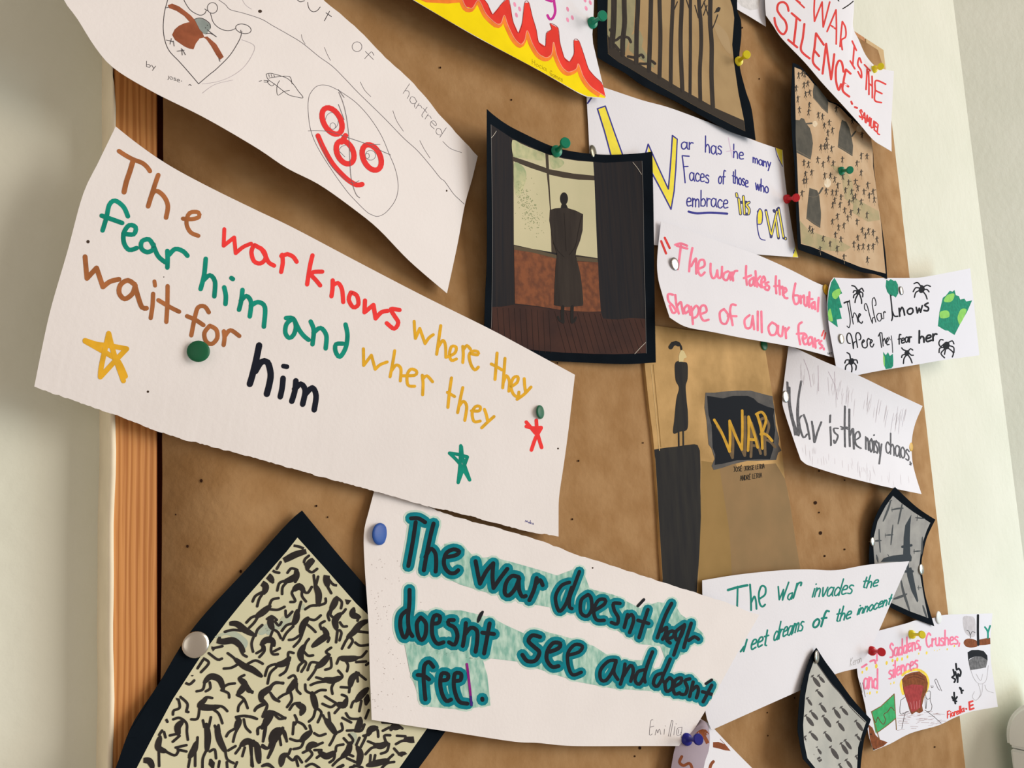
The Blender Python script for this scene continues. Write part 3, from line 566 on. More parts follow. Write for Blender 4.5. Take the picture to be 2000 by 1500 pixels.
# ---- pink sheet
pi = Sheet('written_sheet', '1291,433 1340,448 1410,474 1470,494 1530,520 1590,550 1610,558', '1610,558 1616,600 1626,660 1630,699', '1630,699 1550,678 1450,660 1390,648 1350,641 1330,634 1308,620', '1308,620 1294,576 1285,540 1284,500 1291,433', (8, 7, 9, 20), (2, 0, 3, -5), paper_r, nu=50, nv=20)
tag(pi.o, 'white sheet in pink marker, on war taking the shape of all our fears', 'sheet of paper')
K = (1250, 420, 5); pkm = ink('pink_marker', (244, 128, 152), 1450, .1)
strokes(pi, 'quote_marks', '242,222 290,322;207,255 255,375', K, 4.4, rdm, 1)
for s in ('345,290 400,278 460,300;400,300 385,420 370,528;360,300 462,328', '512,322 490,440 480,550;500,500 545,425 548,490 550,572', '575,525 630,495 622,440 580,450 568,540 595,592 632,560',
          '690,475 690,560 710,615 740,600 755,540;755,540 765,610 795,600 802,505', '860,550 822,570 815,620 850,635 878,570;878,560 885,632', '900,560 910,640;903,600 925,550 950,545',
          '1037,498 1035,590 1045,682;1015,615 1085,590', '1100,615 1070,645 1078,690 1105,670 1112,610;1112,610 1122,690', '1128,548 1135,620 1145,700;1175,600 1142,650 1185,705', '1185,665 1222,640 1208,600 1185,645 1195,705 1225,700', '1255,655 1225,672 1262,700 1250,735 1222,722',
          '1328,598 1325,680 1332,765;1312,695 1365,690', '1360,640 1362,700 1367,775;1367,725 1392,700 1397,782', '1400,765 1432,740 1415,710 1398,760 1415,808 1440,812',
          '1518,668 1500,760 1498,820 1518,870 1550,850 1548,790 1505,785', '1568,790 1572,862;1572,812 1600,785', '1605,800 1606,870 1630,885 1635,800', '1655,755 1652,900;1638,820 1685,820', '1702,850 1678,865 1682,912 1705,885;1706,850 1712,920', '1745,808 1740,870 1737,940',
          '322,778 275,775 280,840 325,890 352,940 320,955 290,885', '345,780 355,870 380,962;362,890 398,850 410,900 422,962', '462,880 432,915 442,960 470,940;475,885 492,975', '500,895 510,980 517,1065;508,935 550,885 575,930 555,990 520,1005', '600,965 650,940 635,885 595,895 590,970 620,1030 670,1022',
          '820,918 780,955 792,1045 840,1060 865,985 820,918', '935,880 895,875 880,940 895,1020 905,1075;858,985 942,988', '1070,978 1022,1025 1035,1100 1080,1095 1100,1000;1100,985 1115,1115', '1150,942 1150,1125', '1185,942 1190,1145',
          '1290,1048 1255,1095 1275,1168 1325,1160 1338,1085 1290,1048', '1350,1082 1350,1160 1385,1182 1398,1090', '1420,1105 1427,1202;1423,1140 1455,1098', '1580,1048 1550,1075 1550,1170 1565,1262;1532,1160 1602,1155', '1592,1215 1628,1190 1608,1160 1588,1205 1608,1262 1638,1250',
          '1668,1190 1642,1215 1650,1268 1675,1245;1680,1195 1692,1285', '1708,1205 1715,1295;1712,1235 1745,1220', '1772,1230 1750,1250 1782,1280 1760,1302', '1795,1302 1797,1312'):
    strokes(pi, 'written_letter', s, K, 4.6, pkm, 1)
strokes(pi, 'quote_marks', '1795,1128 1775,1180;1812,1150 1798,1210', K, 3.4, ink('coral_marker', (238, 105, 105), 1600), 1); word(pi, 'uez', K, (1830, 1360), (1875, 1360), 18, .8, blk)

# ---- spider sheet
sp = Sheet('written_sheet', '1628,542 1668,544 1729,543 1772,543 1804,541 1895,524', '1895,524 1904,610 1913,694', '1913,694 1838,704 1792,712 1719,724 1673,733 1637,740', '1637,740 1632,711 1626,678 1619,636 1616,595 1620,556 1628,542', (11, 14, 15, 12), (0, 0, 0, 1), mat('white_paper_far', (226, 225, 231), .9, 0, (227, 226, 232), 30, x=1500), nu=44, nv=20)
tag(sp.o, 'white sheet with black ink spiders and green leaves, overhanging the right edge', 'sheet of paper')
L6 = (1600, 500, 5.882); bk6 = ink('black_ink', (26, 30, 36), 1700, .05); gk = ink('green_marker', (30, 136, 108), 1700, .15, 300); lg = ink('lime_marker', (140, 205, 100), 1700, .08)
for s in ('175,250 215,320 265,430 225,445 240,510 265,592 232,600 260,720 200,730 215,820 105,738 92,600 108,420 140,300', '770,275 800,285 820,265 855,285 880,283 905,330 908,430 880,478 850,455 820,462 795,430 780,410 763,350',
          '1420,480 1455,455 1500,400 1530,410 1555,390 1570,450 1605,460 1620,500 1668,490 1690,522 1757,510 1700,640 1620,780 1555,908 1510,880 1480,858 1450,855 1420,840 1390,820 1363,805 1380,650', '735,1100 765,1140 790,1105 812,1148 847,1122 852,1200 850,1262 830,1290 800,1295 765,1300 740,1240'):
    fill(sp, 'painted_leaf', s, L6, gk, 1)
for s in ('148,430 180,395 238,375 245,430 225,460 190,497 155,475', '125,602 143,660 155,750 108,735 100,650', '1432,520 1470,450 1550,432 1542,495 1500,530', '1393,640 1480,630 1492,700 1395,712', '1602,770 1590,700 1630,612 1692,615 1665,700 1612,792', '738,1130 752,1160 752,1270 738,1220'):
    fill(sp, 'leaf_spot', s, L6, lg, 2, curve=True)
Y7 = (1640, 570, 7.933)
for s, w in (('70,172 105,156 145,150', 3.2), ('118,160 150,330 165,470 145,555 115,530', 1.9), ('150,130 180,330 212,500;205,400 225,325 262,370 285,470', 1.9), ('292,400 325,352 308,335 288,390 300,455 340,488 355,460', 2.4),
             ('415,292 390,270 385,205 405,180 430,225 470,380 508,488;508,488 512,405 540,395;560,468 530,340 505,190 512,105 535,88 560,150 562,205 545,212', 1.9), ('605,330 575,370 590,435 625,455 652,400 640,340 605,330;642,330 648,400 672,418', 1.9), ('680,310 686,412;682,340 700,300 712,322', 1.6),
             ('165,800 130,790 110,720 125,650 160,645 190,720 214,878;214,878 218,790 255,770;278,862 262,770 250,690 265,638 300,638 328,690 320,738 300,745', 2.5), ('348,795 385,762 370,742 345,790 360,855 400,868 428,840 425,760 445,722 472,738', 2.5), ('480,800 508,760 490,738 472,790 480,840 508,855 530,808', 2.3),
             ('600,688 628,632 655,638;620,645 650,862', 2.2), ('655,640 675,842;675,765 695,720 715,800', 2.0), ('722,795 755,745 740,712 724,765 738,822 768,815', 2.2), ('762,700 785,745;800,680 815,820 822,940', 1.6)):
    strokes(sp, 'written_letter', s, Y7, w, bk6, 2)
for s, w in (('820,450 835,600 842,700 832,742;842,640 865,690 905,692', 2.8), ('918,600 926,692;924,645 950,590 970,620 982,680', 3.4), ('1045,600 1015,625 1020,660 1050,668 1078,640 1070,605 1045,600', 3.4), ('1115,590 1128,655;1128,655 1150,600;1150,600 1165,645;1165,645 1185,570', 3.4), ('1250,540 1212,565 1255,595 1245,630 1205,625', 3.6)):
    strokes(sp, 'written_letter', s, L6, w, bk6, 2)
word(sp, 'fear', L6, (905, 1012), (1058, 985), 62, 2.8, bk6); word(sp, 'her', L6, (1140, 1000), (1345, 962), 74, 3.9, bk6)
def spider(cx, cy, r, legs):
    fill(sp, 'spider_body', ellf(cx, cy, r, r*1.25, .4), L6, bk6, 2)
    strokes(sp, 'spider_legs', legs, L6, 2.6, bk6, 3)
spider(450, 415, 26, '440,390 410,350 375,340;465,390 490,370 510,405;470,410 500,425 500,470;430,430 400,450 395,480;445,440 420,490 412,535;465,440 485,500 488,545;440,400 400,400 392,420')
spider(1178, 385, 34, '1170,350 1130,305 1090,318;1160,370 1110,365 1080,410;1155,395 1110,420 1095,475;1200,355 1240,335 1278,350;1205,385 1240,385 1262,412;1195,410 1225,450 1240,495;1170,340 1190,345')
spider(370, 1212, 32, '360,1180 350,1130 320,1110;345,1195 310,1195 295,1230;350,1230 310,1260 300,1310;395,1195 430,1195 442,1230;390,1220 425,1260 420,1310;368,1240 378,1290 372,1335')
spider(1008, 1115, 28, '1000,1090 965,1075 948,1055;1025,1090 1050,1065 1075,1080;1030,1115 1060,1140 1082,1140;990,1130 955,1140 948,1165;1000,1140 975,1180 968,1235;1020,1135 1050,1180 1068,1228')
spider(1460, 1030, 38, '1435,1010 1395,1040 1375,1000 1395,960 1425,965;1490,990 1530,975 1548,1010;1495,1030 1545,1050 1548,1110;1485,1060 1540,1110 1530,1160;1430,1050 1385,1060 1378,1110;1440,1070 1400,1120 1440,1170;1450,1080 1440,1130')

# ---- chaos sheet
ch = Sheet('written_sheet', '1540,677 1556,681 1610,706 1676,733 1740,764 1802,793', '1802,793 1788,826 1781,860 1782,900 1790,934 1800,965', '1800,965 1746,954 1710,946 1640,928 1580,909 1572,905 1564,898', '1564,898 1552,864 1534,810 1528,784 1532,740 1540,677', (4, 16, 10, 18), (13, -8, 3, -5), paper_r, nu=50, nv=24)
tag(ch.o, 'white sheet in scribbled grey pencil saying war is noisy chaos', 'sheet of paper')
M5 = (1500, 660, 5); pc = ink('pencil_grey', (98, 98, 102), 1650, .25, 500)
rs = random.Random(2)
for s in ('185,430 195,600 225,780 270,945;205,480 210,640 240,800 262,900', '235,800 262,948;240,792 294,955','294,955 285,820 282,700 300,540 322,420;300,940 290,760 292,600', '325,760 300,800 315,900 345,975 378,940;345,750 378,850 405,990', '425,815 440,930 450,1020 480,920 518,820;432,850 455,1000', '605,755 602,828;605,870 610,960 612,1052', '682,885 640,885 648,925 680,960 650,1030 640,1000',
          '748,665 745,850 748,1062;708,865 775,888;715,890 770,870', '790,695 790,880 795,1060;797,950 825,885 830,980 835,1085', '850,1000 895,965 880,915 848,950 855,1040 905,1080'):
    for k in range(2):
        dx, dy = (0, 0) if not k else (rs.uniform(4, 9), rs.uniform(-4, 4))
        strokes(ch, 'written_letter', s, (M5[0]+dx/5, M5[1]+dy/5, 5), 2.6, pc, 1)
word(ch, 'noisy', M5, (948, 1085), (1105, 1150), 120, 2.6, pc, twice=1); word(ch, 'chaos', M5, (1145, 1115), (1375, 1200), 108, 2.6, pc, twice=1); strokes(ch, 'written_letter', '1388,1210 1395,1240;1385,1235 1400,1225', M5, 3, pc)
hl = ink('faint_pencil', (218, 211, 215), 1650, .03); V2, Fs = [], []
for _ in range(95):
    t = rs.random(); bt = rs.random() < .45
    if bt: x = 330+t*1050; y = 1080+t*330+rs.uniform(-60, 60); ln = rs.uniform(40, 110)
    else: x = 230+t*1150; y = 200+t*500+rs.uniform(0, 130); ln = rs.uniform(60, 190)
    stamp(V2, Fs, pts('%.0f,%.0f %.0f,%.0f' % (x, y, x+rs.uniform(-5, 25)*(1 if not bt else .6)-(40*t if not bt else 0), y+ln), M5), rs.uniform(.35, .7))
emit(ch, 'pencil_hatching', V2, Fs, hl, 1)['kind'] = 'stuff'
strokes(ch, 'pencil_line', '650,330 655,450 678,600;590,330 640,430 655,480;350,210 395,330 422,480;490,270 495,520', M5, .8, ink('violet_pencil', (188, 172, 184), 1650), 1)

# ---- planes picture
pl = Sheet('plane_picture', '1748,951 1790,990 1827,1015', '1827,1015 1817,1035 1809,1054 1803,1080 1800,1104 1806,1156 1815,1190 1825,1223', '1825,1223 1780,1206 1736,1185 1712,1172', '1712,1172 1699,1130 1697,1102 1699,1060 1706,1020 1724,982 1748,951', (15, 18, 12, 4), (0, -6, 0, -1), card, nu=26, nv=36)
tag(pl.o, 'grey picture of planes seen from below, on curling black card', 'picture')
N5 = (1640, 930, 5)
fill(pl, 'print', '520,192 600,260 720,350 885,455 850,530 820,620 795,720 778,860 785,960 802,1060 830,1220 865,1385 700,1325 510,1240 400,1180 360,1000 340,850 330,700 332,600 370,440 450,290', N5, mat('print_grey', (160, 158, 152), .7, 0, (142, 140, 136), 60, spec=.3, x=1700), 1)
pg = mat('print_plane', (72, 76, 78), .7, x=1700); pd = mat('print_plane_dark', (50, 58, 64), .7, x=1700)
fill(pl, 'painted_plane', '700,375 690,480 685,620 690,760 705,790 700,830 660,840 560,835 400,838 430,800 520,775 620,765 625,600 640,480', N5, pd, 2); fill(pl, 'painted_plane', '650,900 700,890 712,935 740,1080 768,1215 758,1235 700,1120 660,980', N5, pd, 2)
strokes(pl, 'painted_plane', '612,690 700,675;640,930 712,930;655,700 665,900', N5, 5, pd, 2)
for s, w in (('500,235 470,330 425,440', 4), ('485,250 510,235', 3), ('612,268 590,370 570,468', 3.4), ('505,330 560,318 622,312', 3.4), ('510,305 512,350', 2), ('520,475 510,570 500,672', 3), ('445,577 522,572', 3.2), ('447,560 447,598', 2), ('385,518 388,620 397,745', 3), ('332,635 405,628', 4), ('760,385 755,435;740,405 830,415', 3),
             ('808,595 805,680 800,760', 3.6), ('722,735 798,730;728,715 728,755', 3), ('600,1020 620,1120 655,1230 682,1312', 5), ('528,1200 600,1175 655,1150', 5), ('360,770 375,840', 4), ('760,1090 800,1090;770,1070 772,1110', 3), ('812,1262 830,1320 850,1378', 4), ('470,765 485,790', 3)):
    strokes(pl, 'painted_plane', s, N5, w, pg, 2, taper=1, thin=.45)

# ---- invades sheet (lies over the planes and the foot of the book)
fi = Sheet('drawn_sheet', '1674,1243 1716,1232 1772,1217 1787,1212 1823,1207 1845,1201 1900,1199 1938.6,1198', '1938.6,1198 1935,1240 1935,1287 1942,1335 1949,1380.5', '1949,1380.5 1896,1390 1864,1402 1832,1417 1779,1432 1738,1453 1706,1466', '1706,1466 1696,1432 1691,1385 1680.5,1340 1674,1308 1674,1243', (4, 14, 15, 7), (0, 1, 0, 0), mat('white_paper_far', (226, 225, 231), .9, 0, (227, 226, 232), 30, x=1500), nu=44, nv=26)
tag(fi.o, 'white sheet with pink words, a green flag and a red explosion', 'sheet of paper')
inv = Sheet('written_sheet', '1371.5,1133.5 1444,1122 1528,1113.6 1580,1112 1633,1113.6 1696,1103 1776,1096', '1776,1096 1748.5,1158 1717,1231 1681,1303', '1681,1303 1672,1306 1631,1317 1561.6,1349 1461,1394 1390,1426', '1390,1426 1378,1390 1374,1300 1371.5,1133.5', (6, 22, 14, 8), (-1, -1, 2, 0), paper_r, nu=50, nv=24)
tag(inv.o, 'white sheet in thin green marker saying war invades the dreams of the innocent', 'sheet of paper')
O5 = (1360, 1080, 4.762); gm5 = ink('teal_marker', (34, 132, 118), 1500, .1)
for s, w in (('295,345 380,320 475,300', 5), ('385,312 383,400 380,500', 3.6), ('500,293 508,420 510,532;512,460 540,405 555,450 560,520', 3.8), ('590,425 640,385 642,320 605,310 582,380 590,470 615,500 640,480', 3.8),
             ('762,312 772,435;772,435 812,340;812,340 802,438;802,438 860,272', 3.2), ('892,372 862,385 850,420 868,436 890,395;895,370 886,430', 3), ('938,285 922,350 902,418;922,345 948,285 978,275 972,302', 3.8)):
    strokes(inv, 'written_letter', s, O5, w, gm5, 1)
for t, a, b, xh, sl_, w in (('invades', (1068, 410), (1440, 385), 84, .28, 3.0), ('the', (1535, 330), (1680, 312), 62, .3, 3.0), ('eet', (500, 905), (655, 855), 92, .15, 3.4), ('dreams', (712, 818), (985, 722), 92, .2, 3.0),
                         ('of', (1072, 695), (1185, 680), 80, .3, 4.2), ('the', (1288, 640), (1430, 608), 72, .25, 3.2), ('innocent', (1488, 578), (1800, 478), 60, .32, 3.0)):
    word(inv, t, O5, a, b, xh, w, gm5, sl_)
strokes(inv, 'written_letter', '412,918 445,870;445,870 440,915 472,805', O5, 3.6, gm5)
word(inv, 'Keron', O5, (1428, 1055), (1535, 1015), 42, .8, ink('light_pencil', (176, 172, 170), 1600), .1)

# ---- drawing sheet, lower right
S5 = (1640, 1180, 4.689); S7 = (1680, 1180, 7.143); pk8 = ink('pink_marker', (240, 130, 160), 1750, .1); yd = ink('yellow_dots', (240, 210, 80), 1750)
for t, a, b, xh in (('Saddens,', (412, 760), (845, 610), 118), ('Crushes,', (915, 600), (1390, 555), 108), ('silences', (395, 1050), (800, 890), 120), ('and', (45, 1175), (245, 1175), 150), ('r', (225, 790), (270, 790), 150)):
    word(fi, t, S7, a, b, xh, 3.4, pk8)
strokes(fi, 'written_letter', '25,880 90,840;140,800 200,780 215,825', S7, 4, pk8)
for x, y, r in ((30, 950, 22), (92, 900, 30), (225, 865, 34), (370, 820, 28), (452, 785, 26), (518, 770, 30), (585, 765, 26), (660, 735, 24), (818, 690, 16), (928, 680, 24), (1035, 645, 10), (1075, 650, 8), (1108, 632, 8), (1215, 628, 16), (1315, 585, 18), (100, 1245, 12), (137, 1240, 24), (235, 1228, 20), (427, 1110, 14), (472, 1095, 18)):
    fill(fi, 'yellow_dot', ellf(x, y, r*.55, r, .1, 10), S7, yd, 1)
br = ink('brown_marker', (128, 72, 42), 1750, .2, 300); re_ = ink('dull_red', (160, 62, 62), 1750, .15, 300)
strokes(fi, 'explosion_rim', '590,1060 570,1130 600,1250;590,990 640,950 720,925 800,915 880,950 930,1010 950,1100 930,1190 890,1260 865,1330', S7, 5, yd, 1)
fill(fi, 'explosion', '570,690 600,650 660,625 730,615 790,660 808,720 800,790 770,860 755,930 765,980 730,1000 700,985 660,1012 640,970 620,900 585,800', S5, br, 2)
fill(fi, 'explosion', '590,760 660,735 740,740 770,750 745,850 745,940 700,975 660,990 640,940 605,850', S5, re_, 3)
strokes(fi, 'explosion', '640,650 700,640 760,665;620,680 690,665 780,695', S5, 1.2, ink('brown_line', (92, 50, 32), 1750), 4); strokes(fi, 'explosion', '650,900 660,960;680,890 685,960;705,890 708,960;730,880 728,950', S5, .8, ink('pink_line2', (214, 140, 140), 1750), 4)
fill(fi, 'green_flag', '292,985 380,935 500,825 515,1040 420,1120 330,1180', S5, ink('flag_green', (64, 168, 104), 1750, .12, 200), 2); strokes(fi, 'flag_edge', '292,985 380,935 500,822 520,1150;292,985 320,1090 350,1190 365,1240;340,1180 430,1115 515,1045', S5, 1.6, ink('flag_brown', (128, 96, 50), 1750), 3, straight=True)
strokes(fi, 'flag_scribble', '318,1060 330,1085 350,1035 370,1070 400,1100 420,1060 405,1010 440,985 470,945 500,975', S5, 1.2, ink('dark_red', (110, 40, 40), 1750), 3)
fill(fi, 'brown_animal', '262,1100 300,1130 330,1200 370,1240 440,1265 400,1300 330,1330 305,1335 280,1260', S5, br, 2); strokes(fi, 'brown_animal', '285,1190 288,1192;310,1325 320,1332', S5, 2.5, blk, 3)
strokes(fi, 'pencil_drawing', '560,880 555,1000 620,985;560,880 600,850;570,1140 600,1000 630,985;780,970 850,1020 930,1090;800,800 830,800 830,880 845,930 835,975 800,985;780,850 790,960 800,860;780,810 800,870 830,860;870,700 885,685 910,740 935,795;870,700 900,770 920,790;838,745 842,765 856,760 854,745;190,720 215,850 240,970;210,720 235,850', S5, .9, ink('pencil_dark', (80, 72, 70), 1750), 2)
V2, Fs = [], []; rs = random.Random(4)
for _ in range(60):
    x = rs.uniform(520, 900); y = rs.uniform(985, 1190)
    if (x-520)/400*120+ (y-985) > 215: continue
    stamp(V2, Fs, pts('%.0f,%.0f %.0f,%.0f' % (x, y, x+rs.uniform(30, 80), y+rs.uniform(-14, 12)), S5), .6)
emit(fi, 'pencil_hatching', V2, Fs, ink('brown_pencil', (170, 145, 145), 1750), 1)['kind'] = 'stuff'
fill(fi, 'grey_smoke', '1130,120 1190,110 1235,130 1245,240 1230,300 1180,290 1140,240', S5, ink('smoke', (196, 192, 196), 1850, .08, 200), 1, curve=True); strokes(fi, 'black_post', '1267,102 1266,250 1270,372', S5, 4.6, bk6, 3)
fill(fi, 'brown_earth', '1135,355 1150,325 1190,315 1255,335 1262,385 1210,398 1160,390', S5, br, 2, curve=True); fill(fi, 'brown_earth', '1278,325 1340,312 1390,308 1388,365 1330,375 1278,378', S5, br, 2)
strokes(fi, 'green_plant', '1358,310 1355,250 1330,210;1358,260 1378,198', S5, 3.4, ink('plant_green', (28, 140, 122), 1850), 2); strokes(fi, 'grey_plant', '1200,310 1185,250 1165,240;1195,290 1215,250 1240,262', S5, 1.3, pc, 2)
fill(fi, 'painted_head', '1172,440 1210,420 1270,418 1320,430 1352,470 1355,515 1300,480 1240,478 1190,500 1178,520', S5, bk6, 3); fill(fi, 'painted_head', '1178,515 1240,478 1300,480 1355,510 1340,580 1260,595 1195,605', S5, ink('grey_paint', (110, 110, 112), 1850, .3, 300), 2)
strokes(fi, 'pencil_drawing', '1200,600 1230,680 1280,730 1340,700 1362,560;1250,640 1290,700 1310,640;1270,730 1290,820 1250,880 1215,850 1235,800;1310,730 1300,820 1265,870;1330,740 1350,790 1410,812', S5, .8, ink('light_pencil', (176, 172, 176), 1850), 2)
for s in ('1065,545 1072,600 1090,590 1110,620 1100,660 1085,640 1080,715;1040,600 1050,650 1030,670 1060,690 1050,715;1060,620 1075,680', '1100,765 1115,790 1130,790;1110,770 1118,815', '1048,810 1052,870 1060,910;1030,850 1050,880 1075,850;1040,880 1070,890'):
    strokes(fi, 'black_blot', s, S5, 3.6, bk6, 2)
word(fi, 'Fiorella', S5, (985, 1045), (1140, 985), 34, 2.4, rdm, layer=2); strokes(fi, 'written_word', '1158,958 1162,960;1218,888 1186,898;1186,898 1192,966;1192,966 1228,954;1190,933 1220,922', S5, 3.6, rdm, 2)

# ---- curled sheet with brown letters at the lower edge
cs = Sheet('curled_sheet', '1362,1402 1372,1406 1386,1414', '1386,1414 1415,1445 1440,1471 1469,1500 1530,1560', '1530,1560 1450,1590 1300,1580', '1300,1580 1315,1500 1319,1459 1340,1425 1362,1402', (5, 5, 8, 8), (0,)*4, paper_r, nu=20, nv=30)
tag(cs.o, 'curled white sheet with brown marker letters, poking in at the bottom edge', 'sheet of paper')
X5 = (1280, 1240, 4.545); bm5 = ink('brown_letters', (140, 78, 48), 1450, .15)
fv, ff = [], []          # the flap rolled over towards the room
fr_e = resample(smooth(pts('398,752 440,768 470,820 482,880 482,960 470,1040 445,1110 425,1200 400,1300', X5), 4), 26); fl_e = resample(smooth(pts('398,752 330,830 240,920 180,990 150,1120 130,1250 120,1300', X5), 4), 26)
for i in range(27):
    for k in range(11):
        t = k/10; a, b = fl_e[i], fr_e[i]; hgt = .0085+.007*math.sin(math.pi*t*.5)*min(1, i/4)+.0005
        fv.append(at(a[0]+(b[0]-a[0])*t, a[1]+(b[1]-a[1])*t, hgt))
for i in range(26):
    for k in range(10): ff.append((i*11+k, i*11+k+1, i*11+k+12, i*11+k+11))
flap = mesh('rolled_flap', [v-cs.org for v in fv], ff, mat('paper_shaded', (172, 158, 168), .9, .03, x=1450), cs.o, True)  # same white paper; greyish tone paints the shade of its turned-away side
class _F: pass
fs_ = _F(); fs_.bvh = BVHTree.FromPolygons(fv, ff); fs_.org = cs.org; fs_.o = cs.o; fs_.hit = lambda px, py, lift=0: Sheet.hit(fs_, px, py, lift)
strokes(fs_, 'written_letter', '350,905 400,860 440,855 470,900;420,880 450,930 470,975', X5, 7, bm5, 1); strokes(fs_, 'written_letter', '235,1080 215,1130 250,1160 300,1140 325,1180 320,1250', X5, 5.5, bm5, 1)
fill(cs, 'written_letter', '512,952 560,950 620,972 668,1030 620,1025 560,1008 512,998', X5, bm5, 1); strokes(cs, 'written_letter', '575,925 630,985 665,1030', X5, .8, bm5, 1); strokes(cs, 'written_letter', '515,1125 495,1150 480,1200', X5, 6, bm5, 1)

# ---- running figures picture
rf = Sheet('figure_picture', '590,997 630,1046 670,1094 712,1143 800,1252 860,1328 903,1380', '903,1380 869,1430 818,1500 700,1660', '700,1660 500,1720 120,1700', '120,1700 200,1560 226,1500 258,1416 309,1337 378,1226 484,1109 560,1024 590,997', (5, 6, 8, 14), (0, 0, 0, -5), card, nu=50, nv=50)
tag(rf.o, 'large tilted cream picture of tumbling dark figures, on black card', 'picture')
fill(rf, 'print', '581,1050 636,1111 695,1178 716,1198 800,1300 862,1383 834,1423 780,1500 720,1580 600,1600 240,1600 250,1545 267,1500 300,1436 338,1365 390,1285 442,1215 480,1168 560,1077', None, mat('print_cream_big', (212, 202, 166), .7, 0, (202, 196, 158), 14, spec=.15, x=500), 1, maxlen=18)
lb = mat('print_pale_blue', (168, 176, 156), .7, 0, (186, 182, 146), 60, spec=.3, x=500)
V1 = (480, 980, 5.263); VA = (180, 1215, 5.263); VB = (480, 1215, 5)
for s in ('120,1330 220,1250 330,1240 380,1180 470,1160 460,1230 380,1300 260,1330 160,1370', '560,1060 600,1050 610,1100 570,1110'): fill(rf, 'painted_wash', s, V1, lb, 2, curve=True)
for s in ('1260,150 1400,90 1500,110 1600,200 1560,280 1480,180 1380,130 1300,160', '1780,60 1830,40 1850,110 1800,130'): fill(rf, 'painted_wash', s, VA, lb, 2, curve=True)
fill(rf, 'painted_wash', '1020,1080 1080,1090 1090,1180 1060,1200 1030,1150', VB, lb, 2, curve=True)
